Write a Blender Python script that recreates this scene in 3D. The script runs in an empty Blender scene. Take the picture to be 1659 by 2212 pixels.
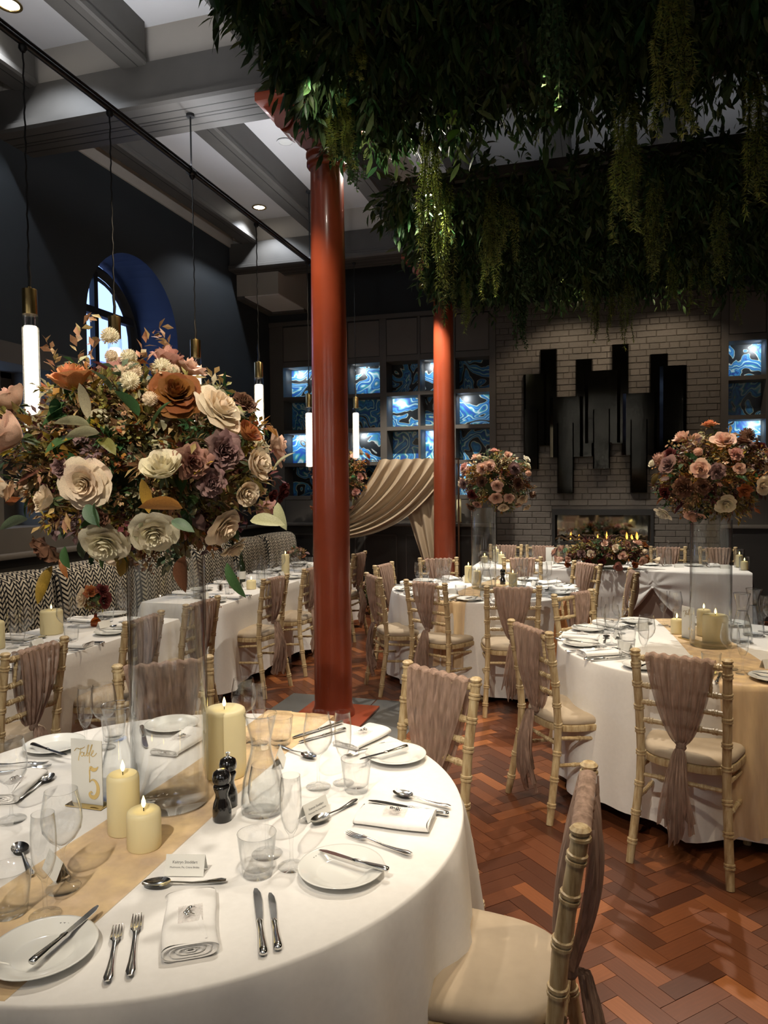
import bpy, bmesh, math, random
from mathutils import Vector, Matrix
from math import sin, cos, pi, radians, sqrt, atan2, hypot
random.seed(7)
scene = bpy.context.scene
C = bpy.context.scene.collection

# ------------------------------------------------------------------ camera
FPX, YAW, PITCH, ROLL, CAMH = 1577.0, 0.286, -0.0352, -0.010, 1.62
IW, IH = 1659.0, 2212.0
_f = Vector((-sin(YAW)*cos(PITCH), cos(YAW)*cos(PITCH), sin(PITCH)))
_r = Vector((cos(YAW), sin(YAW), 0)); _u = _r.cross(_f)
_r2 = cos(ROLL)*_r + sin(ROLL)*_u; _u2 = -sin(ROLL)*_r + cos(ROLL)*_u
CAM = Vector((0, 0, CAMH))
cd = bpy.data.cameras.new('camera'); cam = bpy.data.objects.new('camera', cd); C.objects.link(cam)
cd.sensor_fit = 'HORIZONTAL'; cd.sensor_width = 36; cd.lens = FPX*36/IW; cd.clip_start = 0.05; cd.clip_end = 100
_m = Matrix((_r2, _u2, -_f)).transposed().to_4x4(); _m.translation = CAM
cam.matrix_world = _m
scene.camera = cam
def ray(px, py):
    return _r2*((px-IW/2)/FPX) - _u2*((py-IH/2)/FPX) + _f
def atz(px, py, z):
    d = ray(px, py); return CAM + d*((z-CAMH)/d.z)
def aty(px, py, y):
    d = ray(px, py); return CAM + d*(y/d.y)

# ------------------------------------------------------------------ world, exposure
scene.view_settings.view_transform = 'Standard'; scene.view_settings.look = 'None'
scene.view_settings.gamma = 1.0; scene.view_settings.use_curve_mapping = False
scene.view_settings.exposure = 0.12
w = bpy.data.worlds.new('sky'); scene.world = w; w.use_nodes = True
w.node_tree.nodes['Background'].inputs[0].default_value = (0.34, 0.52, 1.0, 1)
w.node_tree.nodes['Background'].inputs[1].default_value = 2.2
scene.cycles.max_bounces = 8; scene.cycles.transparent_max_bounces = 20
scene.cycles.diffuse_bounces = 3; scene.cycles.glossy_bounces = 4; scene.cycles.transmission_bounces = 4
scene.cycles.use_adaptive_sampling = True; scene.cycles.adaptive_threshold = 0.04
scene.cycles.caustics_reflective = False; scene.cycles.caustics_refractive = False
scene.cycles.sample_clamp_indirect = 4.0
scene.cycles.use_denoising = True

# ------------------------------------------------------------------ ceiling lamps (the room's spot lamps)
WARM = (1.0, 0.80, 0.56); NEUT = (1.0, 0.90, 0.76); COOL = (0.86, 0.92, 1.0)
def spot(loc, target, watts, col=WARM, size=70, blend=0.5, rad=0.03):
    l = bpy.data.lights.new('ceiling_spot', 'SPOT'); l.energy = watts; l.color = col
    l.spot_size = radians(size); l.spot_blend = blend; l.shadow_soft_size = rad
    o = bpy.data.objects.new('ceiling_spot', l); C.objects.link(o); o.location = loc
    o.rotation_euler = (Vector(target)-Vector(loc)).to_track_quat('-Z', 'Y').to_euler()
    return o
SPOTS = [
    ((-0.70, 2.40, 3.55), (-1.00, 1.80, 0.7), 110, NEUT, 66),
    ((-1.95, 2.60, 3.80), (-1.30, 1.60, 0.7), 75, NEUT, 70),
    ((-0.10, 0.30, 3.60), (-0.60, 1.50, 0.5), 80, WARM, 80),
    ((-0.60, -0.90, 3.60), (-1.15, 1.80, 1.65), 330, NEUT, 44),
    ((0.60, 5.00, 3.60), (0.55, 4.20, 0.7), 230, NEUT, 64),
    ((-0.30, 3.30, 3.60), (0.10, 3.40, 0.3), 170, WARM, 78),
    ((-0.90, 6.60, 3.45), (-0.90, 6.10, 0.7), 300, NEUT, 66),
    ((-0.50, 7.10, 3.34), (0.30, 7.85, 0.6), 250, NEUT, 78),
    ((0.50, 8.24, 3.50), (0.30, 7.95, 0.7), 110, NEUT, 74),
    ((-2.05, 7.70, 4.10), (-2.2, 8.9, 1.3), 420, NEUT, 64),
    ((-1.95, 4.10, 4.10), (-2.6, 4.20, 0.7), 170, WARM, 84),
    ((-2.30, 6.60, 4.40), (-2.7, 6.30, 0.7), 190, WARM, 84),
    ((-0.35, 8.30, 3.98), (-0.30, 9.40, 1.9), 48, WARM, 95),
    ((0.75, 8.30, 3.98), (0.75, 9.40, 1.9), 48, WARM, 95),
    ((1.60, 2.60, 3.60), (1.00, 2.60, 0.0), 120, WARM, 80),
    ((-3.83, 7.95, 4.86), (-3.83, 7.95, 0), 70, COOL, 120),
    ((-3.84, 4.16, 4.86), (-3.84, 4.16, 0), 70, COOL, 120),
    ((-1.20, 5.56, 3.78), (-1.30, 5.80, 3.2), 70, NEUT, 120),
    ((-1.52, 3.75, 3.78), (-1.42, 4.55, 3.80), 6, NEUT, 90),
    ((-1.50, 5.18, 3.98), (-1.30, 4.62, 3.84), 75, NEUT, 110),
]
for s_ in SPOTS: spot(*s_)
# added unseen uplights above the lamp rail and greenery rafts, to brighten the ceiling
for loc_, sx_, sy_, e_ in (((-2.82, 3.4, 3.945), .03, 7.4, 46), ((-2.2, 8.0, 4.36), .5, .03, 0), ((.6, 4.2, 4.10), 3.6, .03, 3), ((.6, 7.0, 4.02), 3.8, .03, 3), ((.6, 2.9, 4.12), 3.6, .03, 2)):
    if not e_: continue
    l_ = bpy.data.lights.new('uplight_strip', 'AREA'); l_.shape = 'RECTANGLE'; l_.size = sx_; l_.size_y = sy_; l_.energy = e_; l_.color = (0.95, 0.96, 1.0)
    o_ = bpy.data.objects.new('uplight_strip', l_); C.objects.link(o_); o_.location = loc_; o_.rotation_euler = (pi, 0, 0)
# added fill lights standing in for daylight, at added windows behind the camera
for wx_ in (-3.0, 0.1, 3.2):
    l_ = bpy.data.lights.new('window_daylight', 'AREA'); l_.shape = 'RECTANGLE'; l_.size = 2.0; l_.size_y = 2.4; l_.energy = 140; l_.color = (0.95, 0.96, 0.93)
    o_ = bpy.data.objects.new('window_daylight', l_); C.objects.link(o_); o_.location = (wx_, -1.72, 2.7); o_.rotation_euler = (radians(-90), 0, 0)

# ------------------------------------------------------------------ materials
MATS = {}
def newmat(name):
    m = bpy.data.materials.new(name); m.use_nodes = True; MATS[name] = m
    nt = m.node_tree; b = nt.nodes['Principled BSDF']
    return m, nt, b
def N(nt, typ, **kw):
    n = nt.nodes.new(typ)
    for k, v in kw.items():
        if k.startswith('i_'):
            n.inputs[k[2:].replace('_', ' ')].default_value = v
        else: setattr(n, k, v)
    return n
def L(nt, a, b): nt.links.new(a, b)
def c4(c): return (c[0], c[1], c[2], 1.0)
def ramp(nt, fac, stops):
    r = nt.nodes.new('ShaderNodeValToRGB'); e = r.color_ramp.elements
    while len(e) > 1: e.remove(e[-1])
    e[0].position = stops[0][0]; e[0].color = c4(stops[0][1])
    for p, c in stops[1:]:
        q = e.new(p); q.color = c4(c)
    L(nt, fac, r.inputs[0]); return r.outputs[0]
def plain(name, col, rough=0.5, metal=0.0, noise=0.0, scale=8.0, bump=0.0, coat=0.0, stretch=None, spec=None, rnd=0.0):
    """one colour, with a little noise variation and relief"""
    m, nt, b = newmat(name)
    b.inputs['Roughness'].default_value = rough; b.inputs['Metallic'].default_value = metal
    b.inputs['Coat Weight'].default_value = coat
    if spec is not None: b.inputs['Specular IOR Level'].default_value = spec
    b.inputs['Base Color'].default_value = c4(col)
    if noise or bump or rnd:
        tc = N(nt, 'ShaderNodeTexCoord'); vec = tc.outputs['Object']
        if stretch:
            mp = N(nt, 'ShaderNodeMapping'); mp.inputs['Scale'].default_value = stretch
            L(nt, vec, mp.inputs[0]); vec = mp.outputs[0]
        nz = N(nt, 'ShaderNodeTexNoise'); nz.inputs['Scale'].default_value = scale; nz.inputs['Detail'].default_value = 5
        L(nt, vec, nz.inputs['Vector'])
        fac = nz.outputs['Fac']
        if noise or rnd:
            lo = [max(0, c*(1-noise)) for c in col]; hi = [min(1, c*(1+noise)) for c in col]
            co = ramp(nt, fac, [(0.3, lo), (0.7, hi)])
            if rnd:
                oi = N(nt, 'ShaderNodeObjectInfo'); ge = N(nt, 'ShaderNodeNewGeometry')
                ad = N(nt, 'ShaderNodeMath', operation='ADD'); L(nt, oi.outputs['Random'], ad.inputs[0]); L(nt, ge.outputs['Random Per Island'], ad.inputs[1])
                fr = N(nt, 'ShaderNodeMath', operation='FRACT'); L(nt, ad.outputs[0], fr.inputs[0])
                mr = N(nt, 'ShaderNodeMapRange'); mr.inputs[3].default_value = 1-rnd; mr.inputs[4].default_value = 1+rnd
                L(nt, fr.outputs[0], mr.inputs[0])
                hs = N(nt, 'ShaderNodeHueSaturation'); L(nt, mr.outputs[0], hs.inputs['Value']); L(nt, co, hs.inputs['Color'])
                hm = N(nt, 'ShaderNodeMapRange'); hm.inputs[3].default_value = 0.5-rnd*0.06; hm.inputs[4].default_value = 0.5+rnd*0.06
                fr2 = N(nt, 'ShaderNodeMath', operation='MULTIPLY'); fr2.inputs[1].default_value = 7.3; L(nt, ad.outputs[0], fr2.inputs[0])
                fr3 = N(nt, 'ShaderNodeMath', operation='FRACT'); L(nt, fr2.outputs[0], fr3.inputs[0])
                L(nt, fr3.outputs[0], hm.inputs[0]); L(nt, hm.outputs[0], hs.inputs['Hue'])
                co = hs.outputs[0]
            L(nt, co, b.inputs['Base Color'])
        if bump:
            bp = N(nt, 'ShaderNodeBump'); bp.inputs['Strength'].default_value = bump; bp.inputs['Distance'].default_value = 0.01
            L(nt, fac, bp.inputs['Height']); L(nt, bp.outputs[0], b.inputs['Normal'])
    return m
def emis(name, col, strength):
    m, nt, b = newmat(name); b.inputs['Base Color'].default_value = c4(col)
    b.inputs['Emission Color'].default_value = c4(col); b.inputs['Emission Strength'].default_value = strength
    return m
def thin_glass(name, tint=(0.97, 0.985, 0.98), edge=(0.62, 0.68, 0.68), ior=1.42, rough=0.0, pw=0.0):
    """thin clear sheet: lets light straight through, reflects by Fresnel, a little darker where seen along the wall"""
    m, nt, b = newmat(name); nt.nodes.remove(b)
    out = nt.nodes['Material Output']
    lw = N(nt, 'ShaderNodeLayerWeight'); lw.inputs['Blend'].default_value = 0.5
    pw_ = N(nt, 'ShaderNodeMath', operation='POWER'); L(nt, lw.outputs['Facing'], pw_.inputs[0]); pw_.inputs[1].default_value = 5.0
    mx = N(nt, 'ShaderNodeMix', data_type='RGBA'); L(nt, pw_.outputs[0], mx.inputs[0])
    mx.inputs[6].default_value = c4(tint); mx.inputs[7].default_value = c4(edge)
    tr = N(nt, 'ShaderNodeBsdfTransparent'); L(nt, mx.outputs[2], tr.inputs[0])
    gl = N(nt, 'ShaderNodeBsdfGlossy'); gl.inputs['Roughness'].default_value = rough
    fr = N(nt, 'ShaderNodeFresnel'); ge = N(nt, 'ShaderNodeNewGeometry')
    mi = N(nt, 'ShaderNodeMapRange'); mi.inputs[3].default_value = ior; mi.inputs[4].default_value = 1/ior   # same reflection from either face of the sheet
    L(nt, ge.outputs['Backfacing'], mi.inputs[0]); L(nt, mi.outputs[0], fr.inputs[0])
    ms = N(nt, 'ShaderNodeMixShader'); L(nt, fr.outputs[0], ms.inputs[0]); L(nt, tr.outputs[0], ms.inputs[1]); L(nt, gl.outputs[0], ms.inputs[2])
    L(nt, ms.outputs[0], out.inputs[0])
    return m
def sheer(name, col, alpha, rough=0.9, wave=True, axis='X', wscale=40):
    """woven see-through cloth"""
    m, nt, b = newmat(name); out = nt.nodes['Material Output']
    tc = N(nt, 'ShaderNodeTexCoord')
    mp = N(nt, 'ShaderNodeMapping'); mp.inputs['Scale'].default_value = (wscale, wscale, wscale*0.12); L(nt, tc.outputs['Object'], mp.inputs[0])
    nz = N(nt, 'ShaderNodeTexNoise'); nz.inputs['Scale'].default_value = 1.0; nz.inputs['Detail'].default_value = 4; L(nt, mp.outputs[0], nz.inputs['Vector'])
    co = ramp(nt, nz.outputs['Fac'], [(0.3, [c*0.72 for c in col]), (0.7, [min(1, c*1.18) for c in col])])
    b.inputs['Roughness'].default_value = rough; b.inputs['Specular IOR Level'].default_value = 0.1
    L(nt, co, b.inputs['Base Color'])
    bp = N(nt, 'ShaderNodeBump'); bp.inputs['Strength'].default_value = 0.5; bp.inputs['Distance'].default_value = 0.004
    L(nt, nz.outputs['Fac'], bp.inputs['Height']); L(nt, bp.outputs[0], b.inputs['Normal'])
    tl = N(nt, 'ShaderNodeBsdfTranslucent'); L(nt, co, tl.inputs[0])
    m1 = N(nt, 'ShaderNodeMixShader'); m1.inputs[0].default_value = 0.3; L(nt, b.outputs[0], m1.inputs[1]); L(nt, tl.outputs[0], m1.inputs[2])
    tr = N(nt, 'ShaderNodeBsdfTransparent')
    al = N(nt, 'ShaderNodeMapRange'); al.inputs[1].default_value = 0.3; al.inputs[2].default_value = 0.7
    al.inputs[3].default_value = max(0, alpha-0.15); al.inputs[4].default_value = min(1, alpha+0.12); L(nt, nz.outputs['Fac'], al.inputs[0])
    m2 = N(nt, 'ShaderNodeMixShader'); L(nt, al.outputs[0], m2.inputs[0]); L(nt, tr.outputs[0], m2.inputs[1]); L(nt, m1.outputs[0], m2.inputs[2])
    L(nt, m2.outputs[0], out.inputs[0])
    return m

plain('navy_wall', (0.0125, 0.0165, 0.020), 0.7, noise=0.08, scale=3)
plain('reveal_blue', (0.022, 0.040, 0.095), 0.55, noise=0.05, scale=3)  # navy paint with the blue window light put into its colour
plain('taupe', (0.082, 0.073, 0.065), 0.5, noise=0.08, scale=4)
plain('taupe_dark', (0.030, 0.027, 0.024), 0.5, noise=0.08, scale=4)
plain('taupe_panel', (0.120, 0.105, 0.092), 0.55, noise=0.06, scale=3)
plain('groove', (0.010, 0.009, 0.008), 0.6)
plain('beam_paint', (0.060, 0.055, 0.049), 0.55, noise=0.22, scale=2.5, bump=0.15)
plain('joist_paint', (0.070, 0.065, 0.058), 0.55, noise=0.15, scale=3, bump=0.1)
plain('ceiling_white', (0.62, 0.62, 0.63), 0.85, noise=0.04, scale=2)
plain('ceiling_cream', (0.36, 0.33, 0.29), 0.8, noise=0.06, scale=2)
plain('brick_paint', (0.098, 0.085, 0.074), 0.6, noise=0.10, scale=30, bump=0.35, rnd=0.10)
plain('mortar_paint', (0.080, 0.069, 0.060), 0.8, noise=0.1, scale=30)
plain('column_red', (0.265, 0.050, 0.020), 0.30, noise=0.10, scale=6, bump=0.06, coat=0.25)
plain('black_metal', (0.012, 0.012, 0.013), 0.4, metal=0.3)
plain('black_matte', (0.006, 0.006, 0.006), 0.6)
plain('brass', (0.62, 0.44, 0.18), 0.25, metal=1.0, noise=0.05)
plain('gold_mirror', (0.75, 0.56, 0.24), 0.16, metal=1.0)
plain('steel', (0.74, 0.73, 0.70), 0.17, metal=1.0)
plain('porcelain', (0.80, 0.81, 0.78), 0.12, coat=0.3)
plain('linen_white', (0.80, 0.79, 0.77), 0.9, noise=0.02, scale=60, bump=0.02, spec=0.1)
plain('napkin_white', (0.83, 0.82, 0.80), 0.9, noise=0.02, scale=80, bump=0.05, spec=0.1)
plain('satin_champagne', (0.46, 0.36, 0.25), 0.42, noise=0.05, scale=4, spec=0.4)
plain('underskirt', (0.36, 0.28, 0.24), 0.9, noise=0.04)
plain('card_paper', (0.74, 0.74, 0.70), 0.8)
plain('ink', (0.05, 0.05, 0.055), 0.7)
plain('mill_black', (0.008, 0.007, 0.007), 0.08, coat=0.6)
plain('slate', (0.085, 0.088, 0.088), 0.45, noise=0.25, scale=3)
plain('warm_wood', (0.30, 0.13, 0.045), 0.5, noise=0.2, scale=4, stretch=(1, 1, 10))
plain('brown_leather', (0.16, 0.075, 0.035), 0.6, noise=0.15, scale=20)
plain('seat_fabric', (0.44, 0.365, 0.275), 0.9, noise=0.10, scale=9, spec=0.15)
plain('trellis', (0.035, 0.033, 0.030), 0.7, noise=0.1)
plain('charred_log', (0.10, 0.055, 0.022), 0.8, noise=0.5, scale=25, bump=0.5)
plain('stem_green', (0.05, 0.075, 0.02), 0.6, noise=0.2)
plain('twig', (0.075, 0.035, 0.018), 0.7, noise=0.2)

def limewash():
    m, nt, b = newmat('limewash'); tc = N(nt, 'ShaderNodeTexCoord')
    mp = N(nt, 'ShaderNodeMapping'); mp.inputs['Scale'].default_value = (45, 45, 5); L(nt, tc.outputs['Object'], mp.inputs[0])
    nz = N(nt, 'ShaderNodeTexNoise'); nz.inputs['Scale'].default_value = 1.6; nz.inputs['Detail'].default_value = 6; nz.inputs['Roughness'].default_value = 0.65
    L(nt, mp.outputs[0], nz.inputs['Vector'])
    co = ramp(nt, nz.outputs['Fac'], [(0.25, (0.19, 0.115, 0.05)), (0.42, (0.40, 0.285, 0.145)), (0.58, (0.53, 0.42, 0.245)), (0.8, (0.62, 0.52, 0.34))])
    L(nt, co, b.inputs['Base Color']); b.inputs['Roughness'].default_value = 0.42
    bp = N(nt, 'ShaderNodeBump'); bp.inputs['Strength'].default_value = 0.2; bp.inputs['Distance'].default_value = 0.002
    L(nt, nz.outputs['Fac'], bp.inputs['Height']); L(nt, bp.outputs[0], b.inputs['Normal'])
limewash()
sheer('chiffon', (0.42, 0.295, 0.235), 0.86, wscale=70)
sheer('runner_peach', (0.95, 0.66, 0.39), 0.72, wscale=12)
sheer('organza', (0.75, 0.70, 0.68), 0.35, wscale=90)
thin_glass('glass_clear', tint=(0.998, 0.999, 0.999), edge=(0.52, 0.56, 0.58), ior=1.62)
thin_glass('glass_vase', tint=(0.992, 0.995, 0.993), edge=(0.42, 0.46, 0.48), ior=1.55)
thin_glass('glass_amber', tint=(0.55, 0.26, 0.10), edge=(0.20, 0.07, 0.02))
thin_glass('water', tint=(0.975, 0.985, 0.985), edge=(0.65, 0.70, 0.72), ior=1.25)
thin_glass('window_glass', tint=(0.95, 0.96, 0.98), edge=(0.7, 0.75, 0.8))
plain('smoked_mirror', (0.020, 0.018, 0.014), 0.09, metal=0.95, noise=0.35, scale=5)
plain('fire_mirror', (0.42, 0.42, 0.38), 0.04, metal=1.0, noise=0.1, scale=6)
emis('flame', (1.0, 0.72, 0.20), 9.0)
emis('lamp_face', (1.0, 0.93, 0.82), 18.0)
emis('ember', (1.0, 0.42, 0.06), 3.5)

def wax():
    m, nt, b = newmat('ivory_wax')
    b.inputs['Base Color'].default_value = (0.90, 0.82, 0.52, 1); b.inputs['Roughness'].default_value = 0.45
    b.inputs['Subsurface Weight'].default_value = 0.0
    tl = N(nt, 'ShaderNodeBsdfTranslucent'); tl.inputs[0].default_value = (0.95, 0.80, 0.40, 1)
    ms = N(nt, 'ShaderNodeMixShader'); ms.inputs[0].default_value = 0.25
    L(nt, b.outputs[0], ms.inputs[1]); L(nt, tl.outputs[0], ms.inputs[2]); L(nt, ms.outputs[0], nt.nodes['Material Output'].inputs[0])
wax()
def pendant_glass():
    m, nt, b = newmat('ribbed_lit_glass'); tc = N(nt, 'ShaderNodeTexCoord')
    b.inputs['Base Color'].default_value = (0.85, 0.83, 0.78, 1); b.inputs['Roughness'].default_value = 0.2
    b.inputs['Emission Color'].default_value = (1.0, 0.86, 0.64, 1); b.inputs['Emission Strength'].default_value = 4.2
pendant_glass()

def parquet():
    m, nt, b = newmat('parquet'); tc = N(nt, 'ShaderNodeTexCoord')
    oi = N(nt, 'ShaderNodeObjectInfo'); ge = N(nt, 'ShaderNodeNewGeometry')
    ad = N(nt, 'ShaderNodeMath', operation='ADD'); L(nt, oi.outputs['Random'], ad.inputs[0]); L(nt, ge.outputs['Random Per Island'], ad.inputs[1])
    fr = N(nt, 'ShaderNodeMath', operation='FRACT'); L(nt, ad.outputs[0], fr.inputs[0])
    base = ramp(nt, fr.outputs[0], [(0.0, (0.060, 0.019, 0.009)), (0.35, (0.095, 0.030, 0.012)), (0.70, (0.130, 0.041, 0.016)), (0.88, (0.185, 0.060, 0.021)), (1.0, (0.30, 0.105, 0.034))])
    mp = N(nt, 'ShaderNodeMapping'); mp.inputs['Scale'].default_value = (6, 60, 1); L(nt, tc.outputs['UV'], mp.inputs[0])
    nz = N(nt, 'ShaderNodeTexNoise'); nz.inputs['Scale'].default_value = 2.0; nz.inputs['Detail'].default_value = 5; L(nt, mp.outputs[0], nz.inputs['Vector'])
    mr = N(nt, 'ShaderNodeMapRange'); mr.inputs[3].default_value = 0.72; mr.inputs[4].default_value = 1.25; L(nt, nz.outputs['Fac'], mr.inputs[0])
    hs = N(nt, 'ShaderNodeHueSaturation'); L(nt, base, hs.inputs['Color']); L(nt, mr.outputs[0], hs.inputs['Value'])
    L(nt, hs.outputs[0], b.inputs['Base Color'])
    b.inputs['Roughness'].default_value = 0.33
    bp = N(nt, 'ShaderNodeBump'); bp.inputs['Strength'].default_value = 0.08; bp.inputs['Distance'].default_value = 0.002
    L(nt, nz.outputs['Fac'], bp.inputs['Height']); L(nt, bp.outputs[0], b.inputs['Normal'])
parquet()

def chevron():
    """black and cream woven zigzag"""
    m, nt, b = newmat('chevron_fabric'); tc = N(nt, 'ShaderNodeTexCoord'); sp = N(nt, 'ShaderNodeSeparateXYZ'); L(nt, tc.outputs['UV'], sp.inputs[0])
    def math(op, a, bv=None, c=None):
        n = N(nt, 'ShaderNodeMath', operation=op)
        for i, v in enumerate((a, bv, c)):
            if v is None: continue
            if isinstance(v, (int, float)): n.inputs[i].default_value = v
            else: L(nt, v, n.inputs[i])
        return n.outputs[0]
    P = 0.086
    u = math('DIVIDE', sp.outputs[0], P); v = math('DIVIDE', sp.outputs[1], P)
    tri = math('PINGPONG', u, 0.5)
    s = math('ADD', v, math('MULTIPLY', tri, 1.1))
    row = math('MULTIPLY', s, 2.3)
    f1 = math('FRACT', row)
    band = math('GREATER_THAN', f1, 0.45)
    # weave breaks within a band, offset on either arm
    half = math('FLOOR', math('MULTIPLY', u, 2.0))
    d = math('FRACT', math('ADD', math('MULTIPLY', u, 2.0), math('MULTIPLY', half, 0.37)))
    gap = math('LESS_THAN', math('ABSOLUTE', math('SUBTRACT', d, 0.5)), 0.42)
    msk = math('MULTIPLY', band, gap)
    nz = N(nt, 'ShaderNodeTexNoise'); nz.inputs['Scale'].default_value = 60; L(nt, tc.outputs['UV'], nz.inputs['Vector'])
    cream = ramp(nt, nz.outputs['Fac'], [(0.35, (0.40, 0.35, 0.27)), (0.7, (0.62, 0.56, 0.46))])
    mx = N(nt, 'ShaderNodeMix', data_type='RGBA'); L(nt, msk, mx.inputs[0]); mx.inputs[6].default_value = (0.008, 0.008, 0.010, 1); L(nt, cream, mx.inputs[7])
    L(nt, mx.outputs[2], b.inputs['Base Color']); b.inputs['Roughness'].default_value = 0.85; b.inputs['Specular IOR Level'].default_value = 0.15
chevron()

def marble_art():
    """swirled blue ink print"""
    m, nt, b = newmat('marbled_print'); tc = N(nt, 'ShaderNodeTexCoord'); oi = N(nt, 'ShaderNodeObjectInfo')
    ml = N(nt, 'ShaderNodeVectorMath', operation='SCALE'); ml.inputs['Scale'].default_value = 9.0
    cx = N(nt, 'ShaderNodeCombineXYZ'); L(nt, oi.outputs['Random'], cx.inputs[0]); L(nt, oi.outputs['Random'], cx.inputs[1]); L(nt, cx.outputs[0], ml.inputs[0])
    ad = N(nt, 'ShaderNodeVectorMath', operation='ADD'); L(nt, tc.outputs['Object'], ad.inputs[0]); L(nt, ml.outputs[0], ad.inputs[1])
    n1 = N(nt, 'ShaderNodeTexNoise'); n1.inputs['Scale'].default_value = 2.4; n1.inputs['Detail'].default_value = 1.5; n1.inputs['Distortion'].default_value = 1.6; L(nt, ad.outputs[0], n1.inputs['Vector'])
    sc = N(nt, 'ShaderNodeVectorMath', operation='SCALE'); sc.inputs['Scale'].default_value = 0.55; L(nt, n1.outputs['Color'], sc.inputs[0])
    a2 = N(nt, 'ShaderNodeVectorMath', operation='ADD'); L(nt, ad.outputs[0], a2.inputs[0]); L(nt, sc.outputs[0], a2.inputs[1])
    wv = N(nt, 'ShaderNodeTexWave', wave_type='RINGS'); wv.inputs['Scale'].default_value = 1.25; wv.inputs['Distortion'].default_value = 7.0
    wv.inputs['Detail'].default_value = 2.0; wv.inputs['Detail Scale'].default_value = 1.3; L(nt, a2.outputs[0], wv.inputs['Vector'])
    co = ramp(nt, wv.outputs['Fac'], [(0.0, (0.005, 0.008, 0.010)), (0.13, (0.012, 0.016, 0.022)), (0.17, (0.75, 0.72, 0.62)), (0.23, (0.05, 0.30, 0.38)), (0.38, (0.03, 0.16, 0.50)),
                                        (0.55, (0.06, 0.35, 0.70)), (0.66, (0.01, 0.03, 0.34)), (0.76, (0.10, 0.45, 0.62)), (0.86, (0.70, 0.78, 0.78)), (0.92, (0.06, 0.40, 0.42)), (1.0, (0.02, 0.09, 0.42))])
    L(nt, co, b.inputs['Base Color']); b.inputs['Roughness'].default_value = 0.35
marble_art()
def stained():
    m, nt, b = newmat('stained_glass'); nt.nodes.remove(b); tc = N(nt, 'ShaderNodeTexCoord')
    vo = N(nt, 'ShaderNodeTexVoronoi'); vo.inputs['Scale'].default_value = 9; L(nt, tc.outputs['Object'], vo.inputs['Vector'])
    co = ramp(nt, vo.outputs['Color'], [(0.0, (0.9, 0.9, 0.85)), (0.4, (1, 1, 0.95)), (0.6, (0.45, 0.85, 0.55)), (0.75, (0.95, 0.95, 1)), (0.9, (0.95, 0.85, 0.25)), (1, (0.3, 0.6, 1))])
    tr = N(nt, 'ShaderNodeBsdfTransparent'); L(nt, co, tr.inputs[0]); L(nt, tr.outputs[0], nt.nodes['Material Output'].inputs[0])
stained()
def outside_brick():
    m, nt, b = newmat('pale_brick'); tc = N(nt, 'ShaderNodeTexCoord')
    br = N(nt, 'ShaderNodeTexBrick'); br.inputs['Color1'].default_value = (0.62, 0.55, 0.60, 1); br.inputs['Color2'].default_value = (0.52, 0.46, 0.54, 1); br.inputs['Mortar'].default_value = (0.35, 0.32, 0.36, 1)
    br.inputs['Scale'].default_value = 3.0; br.inputs['Brick Width'].default_value = 0.65; br.inputs['Row Height'].default_value = 0.22; br.inputs['Mortar Size'].default_value = 0.01
    mp = N(nt, 'ShaderNodeMapping'); mp.inputs['Rotation'].default_value = (0, pi/2, 0); sp = N(nt, 'ShaderNodeSeparateXYZ'); cb = N(nt, 'ShaderNodeCombineXYZ')
    L(nt, tc.outputs['Object'], sp.inputs[0]); L(nt, sp.outputs[1], cb.inputs[0]); L(nt, sp.outputs[2], cb.inputs[1]); L(nt, cb.outputs[0], br.inputs['Vector'])
    L(nt, br.outputs[0], b.inputs['Base Color']); b.inputs['Roughness'].default_value = 0.9
outside_brick()

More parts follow.
